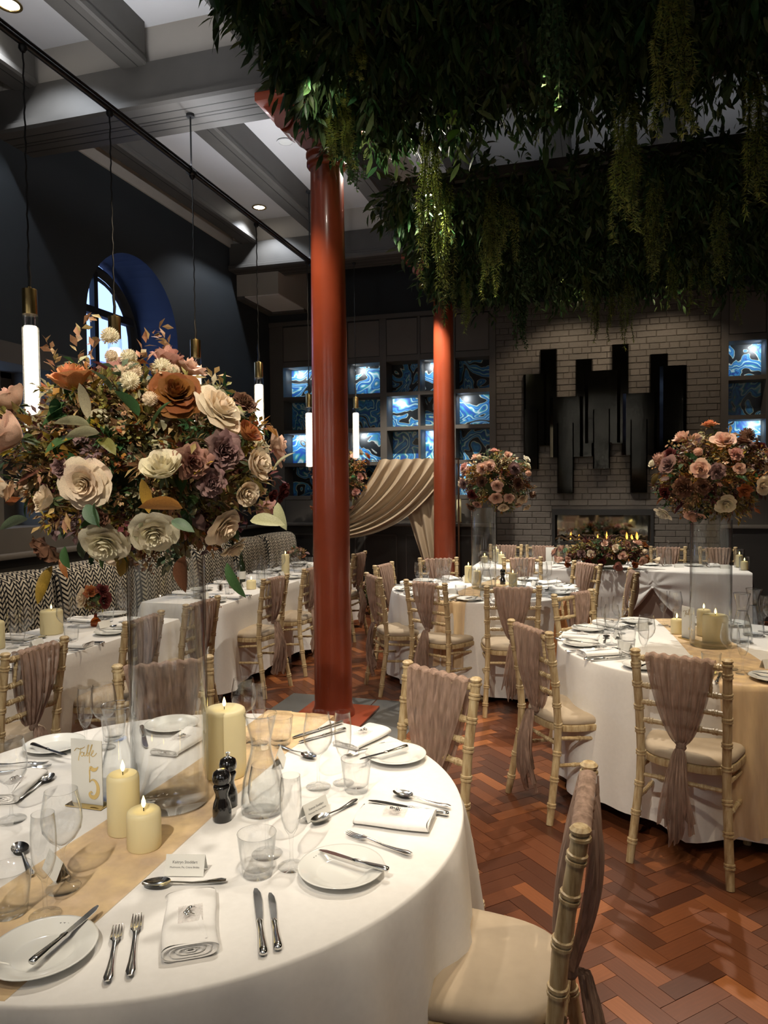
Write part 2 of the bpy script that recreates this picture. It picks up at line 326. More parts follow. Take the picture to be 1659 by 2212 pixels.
def leafmat(name, col, rnd=0.25, rough=0.5, trans=0.2):
    m, nt, b = newmat(name); out = nt.nodes['Material Output']
    oi = N(nt, 'ShaderNodeObjectInfo'); ge = N(nt, 'ShaderNodeNewGeometry'); tc = N(nt, 'ShaderNodeTexCoord')
    ad = N(nt, 'ShaderNodeMath', operation='ADD'); L(nt, oi.outputs['Random'], ad.inputs[0]); L(nt, ge.outputs['Random Per Island'], ad.inputs[1])
    fr = N(nt, 'ShaderNodeMath', operation='FRACT'); L(nt, ad.outputs[0], fr.inputs[0])
    mr = N(nt, 'ShaderNodeMapRange'); mr.inputs[3].default_value = 1-rnd; mr.inputs[4].default_value = 1+rnd; L(nt, fr.outputs[0], mr.inputs[0])
    m2 = N(nt, 'ShaderNodeMath', operation='MULTIPLY'); m2.inputs[1].default_value = 5.7; L(nt, ad.outputs[0], m2.inputs[0])
    f2 = N(nt, 'ShaderNodeMath', operation='FRACT'); L(nt, m2.outputs[0], f2.inputs[0])
    hm = N(nt, 'ShaderNodeMapRange'); hm.inputs[3].default_value = 0.5-rnd*0.12; hm.inputs[4].default_value = 0.5+rnd*0.12; L(nt, f2.outputs[0], hm.inputs[0])
    nz = N(nt, 'ShaderNodeTexNoise'); nz.inputs['Scale'].default_value = 35; nz.inputs['Detail'].default_value = 3; L(nt, tc.outputs['Object'], nz.inputs['Vector'])
    base = ramp(nt, nz.outputs['Fac'], [(0.3, [c*0.8 for c in col]), (0.7, [min(1, c*1.15) for c in col])])
    hs = N(nt, 'ShaderNodeHueSaturation'); L(nt, base, hs.inputs['Color']); L(nt, mr.outputs[0], hs.inputs['Value']); L(nt, hm.outputs[0], hs.inputs['Hue'])
    L(nt, hs.outputs[0], b.inputs['Base Color']); b.inputs['Roughness'].default_value = rough; b.inputs['Specular IOR Level'].default_value = 0.3
    tl = N(nt, 'ShaderNodeBsdfTranslucent'); L(nt, hs.outputs[0], tl.inputs[0])
    ms = N(nt, 'ShaderNodeMixShader'); ms.inputs[0].default_value = trans; L(nt, b.outputs[0], ms.inputs[1]); L(nt, tl.outputs[0], ms.inputs[2]); L(nt, ms.outputs[0], out.inputs[0])
leafmat('leaf_ruscus', (0.035, 0.070, 0.022), 0.5)
leafmat('leaf_fern', (0.24, 0.30, 0.06), 0.3)
leafmat('leaf_green', (0.045, 0.105, 0.035), 0.35)
leafmat('leaf_bright', (0.20, 0.42, 0.06), 0.2)
leafmat('leaf_sage', (0.10, 0.145, 0.085), 0.3)
leafmat('leaf_pale', (0.42, 0.40, 0.24), 0.25)
leafmat('leaf_rust', (0.34, 0.155, 0.035), 0.3)
leafmat('leaf_tan', (0.44, 0.28, 0.135), 0.3)
leafmat('leaf_burgundy', (0.11, 0.032, 0.026), 0.4)
leafmat('leaf_olive', (0.24, 0.20, 0.06), 0.35)
leafmat('leaf_yellow', (0.40, 0.27, 0.035), 0.3)
leafmat('leaf_mauve', (0.22, 0.14, 0.14), 0.3)
PETAL = {'cream': (0.84, 0.70, 0.52), 'ivory': (0.84, 0.77, 0.57), 'white': (0.86, 0.81, 0.68), 'blush': (0.76, 0.50, 0.38), 'pink': (0.62, 0.33, 0.27), 'peach': (0.74, 0.33, 0.15),
         'rust': (0.24, 0.085, 0.018), 'mauve': (0.31, 0.19, 0.175), 'dusty': (0.46, 0.25, 0.19), 'burgundy': (0.115, 0.018, 0.018), 'brown': (0.20, 0.10, 0.06), 'terracotta': (0.40, 0.13, 0.045)}
for k_, v_ in PETAL.items(): leafmat('petal_'+k_, v_, 0.10, 0.7, 0.25)

# ------------------------------------------------------------------ mesh helpers
class MB:
    """collects vertices and faces, then becomes ONE mesh"""
    def __init__(s): s.v = []; s.f = []; s.uv = {}
    def add(s, vs, fs, M=None):
        o = len(s.v)
        s.v += [tuple(M @ Vector(p)) for p in vs] if M else [tuple(p) for p in vs]
        s.f += [tuple(i+o for i in f) for f in fs]; return s
    def box(s, x0, x1, y0, y1, z0, z1, M=None):
        vs = [(x0, y0, z0), (x1, y0, z0), (x1, y1, z0), (x0, y1, z0), (x0, y0, z1), (x1, y0, z1), (x1, y1, z1), (x0, y1, z1)]
        return s.add(vs, [(0, 3, 2, 1), (4, 5, 6, 7), (0, 1, 5, 4), (1, 2, 6, 5), (2, 3, 7, 6), (3, 0, 4, 7)], M)
    def lathe(s, prof, n=24, M=None, cap0=True, cap1=True, ribs=0.0):
        vs = []; fs = []; k = len(prof)
        for r, z in prof:
            for i in range(n):
                a = 2*pi*i/n; rr = r*(1+ribs*(i % 2)); vs.append((rr*cos(a), rr*sin(a), z))
        for j in range(k-1):
            for i in range(n):
                a, b = j*n+i, j*n+(i+1) % n; fs.append((a, b, b+n, a+n))
        if cap0 and prof[0][0] > 1e-5: fs.append(tuple(range(n-1, -1, -1)))
        if cap1 and prof[-1][0] > 1e-5: fs.append(tuple(range((k-1)*n, k*n)))
        return s.add(vs, fs, M)
    def tube(s, pts, rad, n=8, M=None, caps=True, flat=1.0):
        pts = [Vector(p) for p in pts]; k = len(pts)
        if not hasattr(rad, '__len__'): rad = [rad]*k
        vs = []; fs = []; up = None
        for j in range(k):
            t = (pts[min(j+1, k-1)]-pts[max(j-1, 0)])
            t = t.normalized() if t.length > 1e-9 else Vector((0, 0, 1))
            if up is None:
                up = Vector((0, 0, 1)) if abs(t.z) < 0.9 else Vector((1, 0, 0))
            a = t.cross(up); a = a.normalized() if a.length > 1e-6 else t.orthogonal().normalized(); b = a.cross(t).normalized(); up = b
            for i in range(n):
                th = 2*pi*i/n; vs.append(pts[j]+(a*cos(th)+b*sin(th)*flat)*rad[j])
        for j in range(k-1):
            for i in range(n):
                p, q = j*n+i, j*n+(i+1) % n; fs.append((p, q, q+n, p+n))
        if caps: fs.append(tuple(range(n-1, -1, -1))); fs.append(tuple(range((k-1)*n, k*n)))
        return s.add(vs, fs, M)
    def grid(s, fn, nu, nv, M=None, closed=False):
        vs = [fn(i/nu, j/nv) for j in range(nv+1) for i in range(nu+1 if not closed else nu)]
        w = nu+1 if not closed else nu; fs = []
        for j in range(nv):
            for i in range(nu):
                i2 = (i+1) % w; fs.append((j*w+i, j*w+i2, (j+1)*w+i2, (j+1)*w+i))
        return s.add(vs, fs, M)
    def prism(s, poly, y0, y1, M=None):
        """polygon in x,z pushed out along y"""
        n = len(poly); vs = [(x, y0, z) for x, z in poly]+[(x, y1, z) for x, z in poly]
        fs = [tuple(range(n)), tuple(range(2*n-1, n-1, -1))]+[(i, i+n, (i+1) % n+n, (i+1) % n) for i in range(n)]
        return s.add(vs, fs, M)
    def mesh(s, name, mat=None, smooth=30):
        me = bpy.data.meshes.new(name); me.from_pydata(s.v, [], s.f); me.update()
        if smooth is not None:
            me.shade_smooth()
            if smooth < 180: me.set_sharp_from_angle(angle=radians(smooth))
        mats = mat if isinstance(mat, (list, tuple)) else [mat]
        for m in mats:
            if m: me.materials.append(MATS[m])
        return me
def fixnormals(me):
    bm = bmesh.new(); bm.from_mesh(me); bmesh.ops.recalc_face_normals(bm, faces=bm.faces); bm.to_mesh(me); bm.free(); return me

def obj(name, me, parent=None, loc=None, rot=None, scale=None, mat=None):
    o = bpy.data.objects.new(name, me); C.objects.link(o)
    if parent: o.parent = parent
    if loc is not None: o.location = loc
    if rot is not None: o.rotation_euler = rot
    if scale is not None: o.scale = scale if hasattr(scale, '__len__') else (scale,)*3
    return o
def tag(o, label, cat, group=None):
    o['label'] = label; o['category'] = cat
    if group: o['group'] = group
    return o
def thing(name, label, cat, loc=(0, 0, 0), rotz=0.0, group=None):
    o = bpy.data.objects.new(name, None); C.objects.link(o); o.empty_display_size = 0.1
    o.location = loc; o.rotation_euler = (0, 0, rotz)
    return tag(o, label, cat, group)
def struct(name, me, parent=None):
    o = obj(name, me, parent); o['kind'] = 'structure'; return o
def copy_tree(o, parent=None):
    c = o.copy(); C.objects.link(c); c.parent = parent
    for ch in o.children: copy_tree(ch, c)
    return c
def boxmesh(name, dims, mat):
    return MB().box(*dims).mesh(name, mat, None)
def bevbox(name, dims, mat, bev=0.004, seg=2):
    me = MB().box(*dims).mesh(name, None, None)
    bm = bmesh.new(); bm.from_mesh(me)
    bmesh.ops.bevel(bm, geom=list(bm.edges), offset=bev, segments=seg, affect='EDGES', profile=0.5)
    bm.to_mesh(me); bm.free(); me.materials.append(MATS[mat]); me.shade_smooth(); me.set_sharp_from_angle(angle=radians(40)); return me

# ------------------------------------------------------------------ room shell
XL, XR, YF, YB, ZC = -4.40, 4.6, -1.8, 9.40, 4.92
ZJ, ZB = 4.62, 4.31             # undersides of the joists and of the beams
fl = struct('floor', boxmesh('floor', (XL-0.5, XR, YF, YB+0.6, -0.06, -0.013), 'groove'))
# herringbone blocks
PLK, PWD = 0.245, 0.070
def plank_mesh(name):
    me = MB().box(-PLK/2+0.0008, PLK/2-0.0008, -PWD/2+0.0008, PWD/2-0.0008, -0.012, 0).mesh(name, 'parquet', None)
    uv = me.uv_layers.new(name='UVMap')
    for p in me.polygons:
        for li in p.loop_indices:
            c = me.vertices[me.loops[li].vertex_index].co; uv.data[li].uv = (c.x+0.5, c.y+0.5)
    return me
pm = plank_mesh('plank')
# herringbone rows run along the room's depth; blocks lie at 45 degrees
s2 = sqrt(0.5)
def in_view(p):
    d = p-CAM; z = d.dot(_f)
    if z < 0.3: return None
    x = IW/2+FPX*d.dot(_r2)/z; y = IH/2-FPX*d.dot(_u2)/z
    return x, y, z
W_, L_ = PWD, PWD*3.5
blocks = []
for i in range(-140, 160):
    for k in range(-30, 30):
        # horizontal block: corner at (i*W + k*(L+W), i*W - k*(L-W)) is a herringbone lattice
        ax = i*W_+k*(L_+W_); ay = i*W_-k*(L_-W_)
        for (cx, cy, rot) in ((ax+L_/2, ay+W_/2, 0), (ax-W_/2+L_*0+0.0, ay+W_-0.0+L_/2-W_*1.0+0.0, 1)):
            x = (cx-cy)*s2-1.5; y = (cx+cy)*s2+2.0
            if XL < x < XR-0.3 and 0.9 < y < YB: blocks.append((x, y, rot))
vis = []; rest = []
for (x, y, r) in blocks:
    q = in_view(Vector((x, y, 0)))
    if q is None or not (-60 < q[0] < IW+60 and q[1] < IH+80): rest.append((x, y, r)) if (y < 3 and x > -1) or y >= 3 else None; continue
    # open floor between the tables is what the picture shows
    px, py, z = q
    occl = (x+1.14)**2+(y-1.77)**2 < 0.85**2 or (x-0.58)**2+(y-4.25)**2 < 0.85**2 or (x+0.94)**2+(y-6.2)**2 < 0.85**2 or x < -2.6 or px < 560
    (rest if occl else vis).append((x, y, r) if occl else (z, x, y, r))
vis.sort()
for t_ in vis[300:]: rest.append(t_[1:])
for z, x, y, r in vis[:300]:
    obj('floor_block', pm, fl, (x, y, random.uniform(-0.0006, 0.0006)), (0, 0, pi/4+(pi/2 if r else 0)))
mb = MB()
for x, y, r in rest:
    M = Matrix.Translation((x, y, 0)) @ Matrix.Rotation(pi/4+(pi/2 if r else 0), 4, 'Z')
    h, w = L_/2-0.0008, PWD/2-0.0008
    mb.add([(-h, -w, -0.012), (h, -w, -0.012), (h, w, -0.012), (-h, w, -0.012), (-h, -w, 0), (h, -w, 0), (h, w, 0), (-h, w, 0)],
           [(4, 5, 6, 7), (0, 1, 5, 4), (1, 2, 6, 5), (2, 3, 7, 6), (3, 0, 4, 7)], M)
me = mb.mesh('floor_blocks', 'parquet', None)
uv = me.uv_layers.new(name='UVMap')
for p in me.polygons:
    e = [me.vertices[v].co for v in p.vertices]; d0 = (e[1]-e[0]).normalized(); d1 = (e[3]-e[0]).normalized()
    for k, li in enumerate(p.loop_indices):
        c = e[k]-e[0]; uv.data[li].uv = (c.dot(d0)+0.37*p.index % 5, c.dot(d1)+0.5)
o = obj('floor_block_field', me, fl); o['kind'] = 'stuff'
# slate slabs round the column foot
for x0, x1, y0, y1 in ((-2.30, -1.62, 4.28, 5.25), (-1.61, -1.20, 4.28, 5.25)):
    obj('slate_slab', bevbox('slate_slab', (x0, x1, y0, y1, -0.012, 0.0035), 'slate', 0.002), fl)

# ---- left wall with the arched window and a stained glass slot
AY, AR, AZ, SILL = 6.32, 0.74, 3.18, 2.42
def arch(n=24, r=AR, cy=AY, cz=AZ, s=SILL):
    pts = [(cy-r, s)]
    for i in range(n+1):
        a = pi-pi*i/n; pts.append((cy+r*cos(a), cz+r*sin(a)))
    pts.append((cy+r, s)); return pts
DX = 0.012
mb = MB()
def wq(y0, y1, z0, z1): mb.add([(XL, y0, z0), (XL, y1, z0), (XL, y1, z1), (XL, y0, z1)], [(0, 1, 2, 3)])
NY0, NY1, NZ0, NZ1 = 4.56, 5.10, 1.32, 2.61
wq(YF, NY0, 0, ZJ); wq(NY0, NY1, NZ1, ZJ); wq(NY0, NY1, 0, NZ0); wq(NY1, AY-AR, 0, ZJ); wq(AY+AR, YB+0.4, 0, ZJ); wq(AY-AR, AY+AR, 0, SILL)
ap = arch()
for (a, b) in zip(ap[1:-2], ap[2:-1]): mb.add([(XL, a[0], a[1]), (XL, b[0], b[1]), (XL, b[0], ZJ), (XL, a[0], ZJ)], [(0, 1, 2, 3)])
wl = struct('wall_left', fixnormals(mb.mesh('wall_left', 'navy_wall', None)))
# upper strip above the navy paint, at the ceiling
struct('trim_1', boxmesh('trim', (XL-0.05, XL+0.02, YF, YB, ZJ-0.02, ZC), 'ceiling_cream'))
# reveal of the arch
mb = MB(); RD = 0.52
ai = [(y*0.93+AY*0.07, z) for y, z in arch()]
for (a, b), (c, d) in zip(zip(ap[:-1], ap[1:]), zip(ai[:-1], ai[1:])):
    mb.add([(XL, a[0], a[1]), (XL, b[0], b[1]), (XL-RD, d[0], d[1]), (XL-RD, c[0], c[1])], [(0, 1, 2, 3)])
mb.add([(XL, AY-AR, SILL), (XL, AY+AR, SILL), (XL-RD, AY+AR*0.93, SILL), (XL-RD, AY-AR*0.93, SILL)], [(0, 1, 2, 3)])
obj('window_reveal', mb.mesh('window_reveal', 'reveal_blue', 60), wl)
# arched sash window
wn = bpy.data.objects.new('window_1', None); C.objects.link(wn); wn['kind'] = 'structure'; wn.location = (XL-RD+0.03, AY, 0)
def archtube(r, z0, w, name, mat='navy_wall'):
    mb = MB(); pts = [(0, -r, z0)]+[(0, -r*cos(pi*i/20), AZ+r*sin(pi*i/20)) for i in range(21)]+[(0, r, z0)]
    mb.tube(pts, w, 4); obj(name, mb.mesh(name, mat, None), wn)
R1 = AR*0.93
archtube(R1-0.03, SILL, 0.055, 'window_frame'); archtube(R1-0.11, SILL, 0.022, 'sash')
obj('transom', boxmesh('transom', (-0.04, 0.04, -R1, R1, AZ+0.20, AZ+0.27), 'navy_wall'), wn)
obj('transom', boxmesh('transom', (-0.04, 0.04, -R1, R1, AZ-0.42, AZ-0.34), 'navy_wall'), wn)
obj('mullion', boxmesh('mullion', (-0.03, 0.03, -0.03, 0.03, SILL, AZ+R1-0.03), 'navy_wall'), wn)
obj('bottom_rail', boxmesh('bottom_rail', (-0.04, 0.04, -R1, R1, SILL, SILL+0.07), 'navy_wall'), wn)
for y0, y1, z0, z1 in ((-R1+.03, -0.03, SILL+.07, AZ-0.42), (0.03, R1-.03, SILL+.07, AZ-0.42), (-R1+.03, -0.03, AZ-0.34, AZ+0.20), (0.03, R1-.03, AZ-0.34, AZ+0.20), (-0.55, -0.03, AZ+0.27, AZ+0.55), (0.03, 0.55, AZ+0.27, AZ+0.55)):
    obj('window_pane', MB().add([(0, y0, z0), (0, y1, z0), (0, y1, z1), (0, y0, z1)], [(0, 1, 2, 3)]).mesh('window_pane', 'window_glass', None), wn)
# neighbouring building outside
ob = obj('neighbour_wall', boxmesh('neighbour_wall', (-0.2, 0, -4, 4.0, 0, 3.55), 'pale_brick'), None, (-7.2, 8.6, 0)); tag(ob, 'pale brick wall of the neighbouring building outside the arched window', 'building')
# stained glass slot
mb = MB(); d = XL-0.42
mb.add([(XL, NY0, NZ0), (XL, NY1, NZ0), (d, NY1, NZ0), (d, NY0, NZ0)], [(0, 1, 2, 3)]); mb.add([(XL, NY0, NZ1), (XL, NY1, NZ1), (d, NY1, NZ1), (d, NY0, NZ1)], [(0, 1, 2, 3)])
mb.add([(XL, NY0, NZ0), (d, NY0, NZ0), (d, NY0, NZ1), (XL, NY0, NZ1)], [(0, 1, 2, 3)]); mb.add([(XL, NY1, NZ0), (d, NY1, NZ0), (d, NY1, NZ1), (XL, NY1, NZ1)], [(0, 1, 2, 3)])
obj('niche_reveal', mb.mesh('niche_reveal', 'taupe_panel', None), wl)
w2 = bpy.data.objects.new('window_2', None); C.objects.link(w2); w2['kind'] = 'structure'; w2.location = (d, 0, 0)
obj('window_frame', MB().box(-.03, .03, NY1-0.14, NY1, NZ0, NZ1).box(-.03, .03, NY0, NY0+0.03, NZ0, NZ1).box(-.03, .03, NY0, NY1, NZ0, NZ0+.04).box(-.03, .03, NY0, NY1, NZ1-.05, NZ1).box(-.02, .02, NY0, NY1, 1.86, 1.92).mesh('window_frame', 'taupe', None), w2)
for z0, z1 in ((NZ0+.04, 1.86), (1.92, NZ1-.05)):
    obj('stained_pane', MB().add([(0, NY0+.03, z0), (0, NY1-.14, z0), (0, NY1-.14, z1), (0, NY0+.03, z1)], [(0, 1, 2, 3)]).mesh('stained_pane', 'stained_glass', None), w2)
# tall taupe panelling and dado rail on the left wall
mb = MB(); x0, x1 = XL, XL+0.014
for a in ((YF, NY0, 1.12, 2.77), (NY0, NY1, NZ1, 2.77), (NY0, NY1, 1.12, NZ0), (NY1, 5.56, 1.12, 2.77)): mb.box(x0, x1, *a)
obj('panelling', mb.mesh('panelling', 'taupe', None), wl)
obj('dado_panel', boxmesh('dado_panel', (XL, XL+0.03, YF, YB, 0, 1.09), 'taupe_dark'), wl)
struct('trim_2', bevbox('dado_rail', (XL-0.01, XL+0.09, YF, YB, 1.085, 1.13), 'taupe_panel', 0.01))

# ---- back wall: upper navy part, panelled dado
wb = struct('wall_back', boxmesh('wall_back', (XL-0.1, XR, YB+0.36, YB+0.46, 0, ZC+.1), 'navy_wall'))
obj('upper_wall', boxmesh('upper_wall', (XL, XR, YB-0.01, YB+0.36, 3.90, ZC), 'navy_wall'), wb)
mb = MB().box(XL, -1.26, YB-0.02, YB+0.30, 0, 1.09); obj('dado_panel', mb.mesh('dado_panel', 'taupe_dark', None), wb)
mb = MB().box(1.38, XR, YB-0.02, YB+0.30, 0, 1.09); obj('dado_panel', mb.mesh('dado_panel', 'taupe_dark', None), wb)
for x in (-4.2, -3.62, -3.04, -2.46, -1.88):
    mb = MB()
    for r in ((x, x+.46, .96, .975), (x, x+.46, .2, .215), (x, x+.015, .2, .975), (x+.445, x+.46, .2, .975)): mb.box(r[0], r[1], YB-0.028, YB-0.02, r[2], r[3])
    obj('dado_moulding', mb.mesh('dado_moulding', 'taupe', None), wb)
struct('trim_3', bevbox('dado_rail', (XL, -1.26, YB-0.09, YB, 1.085, 1.13), 'taupe_panel', 0.01))
struct('trim_4', bevbox('dado_rail', (1.38, XR, YB-0.09, YB, 1.085, 1.13), 'taupe_panel', 0.01))
struct('wall_right', boxmesh('wall_right', (XR, XR+0.1, YF, YB+.4, 0, ZC), 'navy_wall'))
struct('wall_front', boxmesh('wall_front', (XL, XR, YF-0.1, YF, 0, ZC), 'taupe'))
for n_, wx_ in ((3, -3.0), (4, .1), (5, 3.2)):  # added windows, out of view, to go with the fill lights
    wn_ = bpy.data.objects.new('window_%d' % n_, None); C.objects.link(wn_); wn_['kind'] = 'structure'; wn_.location = (wx_, YF, 2.7)
    obj('window_frame', MB().box(-1.08, -1.0, 0, .05, -1.28, 1.28).box(1.0, 1.08, 0, .05, -1.28, 1.28).box(-1, 1, 0, .05, 1.2, 1.28).box(-1, 1, 0, .05, -1.28, -1.2).box(-.03, .03, 0, .04, -1.2, 1.2).mesh('window_frame', 'taupe', None), wn_)
    obj('window_pane', boxmesh('window_pane', (-1, 1, .005, .012, -1.2, 1.2), 'window_glass'), wn_)

# ---- brick chimney breast
BX0, BX1 = -1.26, 1.38
FX0, FX1, FZ0, FZ1 = -0.56, 0.64, 0.86, 1.31
mb = MB(); d = YB-0.0
for (a, b, c_, e) in ((BX0, BX1, FZ1, 3.92), (BX0, FX0, 0, FZ1), (FX1, BX1, 0, FZ1), (FX0, FX1, 0, FZ0)): mb.box(a, b, YB+0.010, YB+0.36, c_, e)
cb = struct('wall_chimney', mb.mesh('wall_chimney', 'mortar_paint', None))
CH, BL, BH = 0.0752, 0.2165, 0.102
def bmesh_brick(l):
    me = MB().box(-l/2+.004, l/2-.004, -0.0, 0.03, 0.0035, CH-.0035).mesh('brick', None, None)
    bm = bmesh.new(); bm.from_mesh(me)
    es = [e for e in bm.edges if all(v.co.y < 0.001 for v in e.verts)]
    bmesh.ops.bevel(bm, geom=es, offset=0.003, segments=1, affect='EDGES'); bm.to_mesh(me); bm.free()
    me.materials.append(MATS['brick_paint']); return me
bms = {}
bricks = []
for r in range(52):
    z = r*CH
    if z+CH > 3.92: break
    header = (r % 4 == 3)
    l = BH+0.01 if header else BL+0.01
    x = BX0-(l/2 if r % 2 else 0)
    while x < BX1-0.01:
        a, b = max(x, BX0), min(x+l, BX1)
        spans = [(a, b)]
        if z+CH > FZ0 and z < FZ1:
            spans = []
            if a < FX0: spans.append((a, min(b, FX0)))
            if b > FX1: spans.append((max(a, FX1), b))
        for a, b in spans:
            if b-a > 0.03: bricks.append((round(b-a, 3), (a+b)/2, z))
        x += l
vb = [q for q in bricks if 1.33 < q[2] < 3.30]; random.shuffle(vb); vb.sort(key=lambda q: -min(q[0], 0.2)); keep = set(vb[:300])
mb = MB()
for q in bricks:
    if q[0] not in bms: bms[q[0]] = bmesh_brick(q[0])
    off = random.uniform(-0.003, 0.002)
    if q in keep: obj('brick', bms[q[0]], cb, (q[1], YB+0.002+off, q[2]))
    else:
        me = bms[q[0]]; mb.add([v.co for v in me.vertices], [tuple(p.vertices) for p in me.polygons], Matrix.Translation((q[1], YB+0.002+off, q[2])))
o = obj('brick_field', mb.mesh('brick_field', 'brick_paint', None), cb); o['kind'] = 'stuff'

# ---- ceiling, joists, beams
struct('ceiling', boxmesh('ceiling', (XL-.1, XR, YF, YB+.4, ZC, ZC+0.08), 'ceiling_white'))
BEAMS = ((4.60, 4.96), (8.27, 8.63), (0.90, 1.26))
def beam(y0, y1):
    mb = MB()
    prof = [(y0, ZJ+0.02), (y0, 4.40), (y0-0.012, 4.395), (y0-0.012, 4.375), (y0-0.035, 4.365), (y0-0.035, 4.33), (y0-0.02, ZB), (y1+0.02, ZB), (y1+0.035, 4.33), (y1+0.035, 4.365), (y1+0.012, 4.375), (y1, 4.40), (y1, ZJ+0.02)]
    vs = [(XL, y, z) for y, z in prof]+[(XR, y, z) for y, z in prof]; n = len(prof)
    mb.add(vs, [(i, (i+1) % n, (i+1) % n+n, i+n) for i in range(n)]+[tuple(range(n))[::-1], tuple(range(n, 2*n))])
    o = tag(obj('ceiling_beam', fixnormals(mb.mesh('ceiling_beam', 'beam_paint', None))), 'deep taupe painted ceiling beam with moulded lower edge', 'beam', 'cross beams of the ceiling'); o['kind'] = 'structure'; del o['category']; o.name = 'trim_beam'
    ym = (y0+y1)/2
    for yy in (y0+.07, y0+.16, y0+.2, y1-.07):
        obj('groove_line', boxmesh('groove_line', (XL, XR, yy, yy+0.008, ZB-0.0015, ZB+0.004), 'groove'), o)
    obj('upstand', boxmesh('upstand', (XL, XR, y0+.06, y1-.06, ZJ+.02, ZC), 'ceiling_cream'), o)
    return o
for b_ in BEAMS: beam(*b_)
jm = None
for k in range(10):
    xc = -4.12+0.943*k
    for (ya, yb) in ((YF, 0.9), (1.26, 4.60), (4.96, 8.27), (8.63, YB)):
        if k >= 4 and yb > 8.3: continue
        mb = MB(); x0, x1 = xc-.095, xc+.095
        prof = [(x0, ZC), (x0, 4.68), (x0-.01, 4.67), (x0-.01, 4.635), (x0+.005, ZJ), (x1-.005, ZJ), (x1+.01, 4.635), (x1+.01, 4.67), (x1, 4.68), (x1, ZC)]
        n = len(prof); mb.add([(x, ya, z) for x, z in prof]+[(x, yb, z) for x, z in prof], [(i, i+1, i+1+n, i+n) for i in range(n-1)]+[tuple(range(n)), tuple(range(2*n-1, n-1, -1))])
        o = struct('trim_joist', fixnormals(mb.mesh('ceiling_joist', 'joist_paint', None)))
        obj('shadow_gap', boxmesh('shadow_gap', (xc+.03, xc+.036, ya, yb, ZJ-.0015, ZJ+.003), 'groove'), o)
# boxed-in soffit in the far corner
so = struct('trim_soffit', MB().box(XL, -3.83, 8.45, YB, 4.04, ZC).mesh('soffit', 'ceiling_cream', None))
obj('soffit_panel', boxmesh('soffit_panel', (XL+.10, -3.832, 8.47, YB-.12, 4.028, 4.042), 'ceiling_white'), so)
obj('soffit_border', MB().box(XL, XL+.10, 8.45, YB, 4.0, 4.04).box(XL+.1, -3.83, YB-.12, YB, 4.0, 4.04).mesh('soffit_border', 'joist_paint', None), so)

# ---- shelf units with lit and unlit cubbies
ROWZ = [3.845, 3.30, 2.843, 2.386, 1.929, 1.472]
SD = 0.30
def led(p, q):
    l = bpy.data.lights.new('cubby_light', 'SPOT'); l.energy = 7.0; l.color = (0.86, 0.94, 1.0); l.spot_size = radians(150); l.spot_blend = 1; l.shadow_soft_size = 0.03
    o = bpy.data.objects.new('cubby_light', l); C.objects.link(o); o.location = p
    o.rotation_euler = (Vector(q)-Vector(p)).to_track_quat('-Z', 'Y').to_euler()
def shelf_unit(name, cols, label, litpar, x_end0, x_end1):
    t = thing(name, label, 'shelving', ((x_end0+x_end1)/2, YB, 1.13)); ox, oz = (x_end0+x_end1)/2, 1.13
    P = lambda nm, x0, x1, y0, y1, z0, z1, m: obj(nm, boxmesh(nm, (x0-ox, x1-ox, y0-YB, y1-YB, z0-oz, z1-oz), m), t)
    P('carcass_back', x_end0, x_end1, YB+SD, YB+SD+.05, 1.13, 3.90, 'taupe_dark')
    P('top_rail', x_end0, x_end1, YB-.03, YB+SD, 3.845, 3.90, 'taupe')
    P('bottom_panel', x_end0, x_end1, YB, YB+SD, 1.13, 1.445, 'taupe')
    edges = []
    for i, (a, b) in enumerate(cols):
        pa = x_end0 if i == 0 else (cols[i-1][1])
        P('stile', pa, a, YB-.012, YB+SD, 1.13, 3.845, 'taupe')
        P('door_panel', a+.008, b-.008, YB-.004, YB+.02, 3.36, 3.825, 'taupe_panel')
        P('door_gap', a, b, YB+.004, YB+.03, 3.335, 3.845, 'groove')
        for j in range(1, 6): P('shelf', a, b, YB-.006, YB+SD, ROWZ[j]-.025, ROWZ[j]+.025 if j > 1 else ROWZ[j]+.05, 'taupe')
        for j in range(1, 5):
            P('art_panel', a, b, YB+SD-.014, YB+SD-.006, ROWZ[j+1]+.025, ROWZ[j]-.025, 'marbled_print')
            if (i+j+litpar) % 2 == 0 and not (b < -3.3 and a > -3.8):
                left = litpar != 9
                led((a+.05, YB+.06, ROWZ[j]-.045) if left else (b-.05, YB+.06, ROWZ[j]-.045), ((a+b)/2, YB+SD, (ROWZ[j]+ROWZ[j+1])/2))
    P('stile', cols[-1][1], x_end1, YB-.012, YB+SD, 1.13, 3.845, 'taupe')
    return t
shelf_unit('display_shelving', [(-4.20, -3.75), (-3.72, -3.28), (-3.25, -2.80), (-2.71, -2.28), (-2.25, -1.81), (-1.78, -1.34)], 'grey cubby shelving with blue marbled backs left of the brick chimney', 1, XL, BX0)
shelf_unit('display_shelving', [(1.46, 1.86), (1.90, 2.30), (2.34, 2.74)], 'grey cubby shelving with blue marbled backs right of the brick chimney', 9, BX1, 2.80)

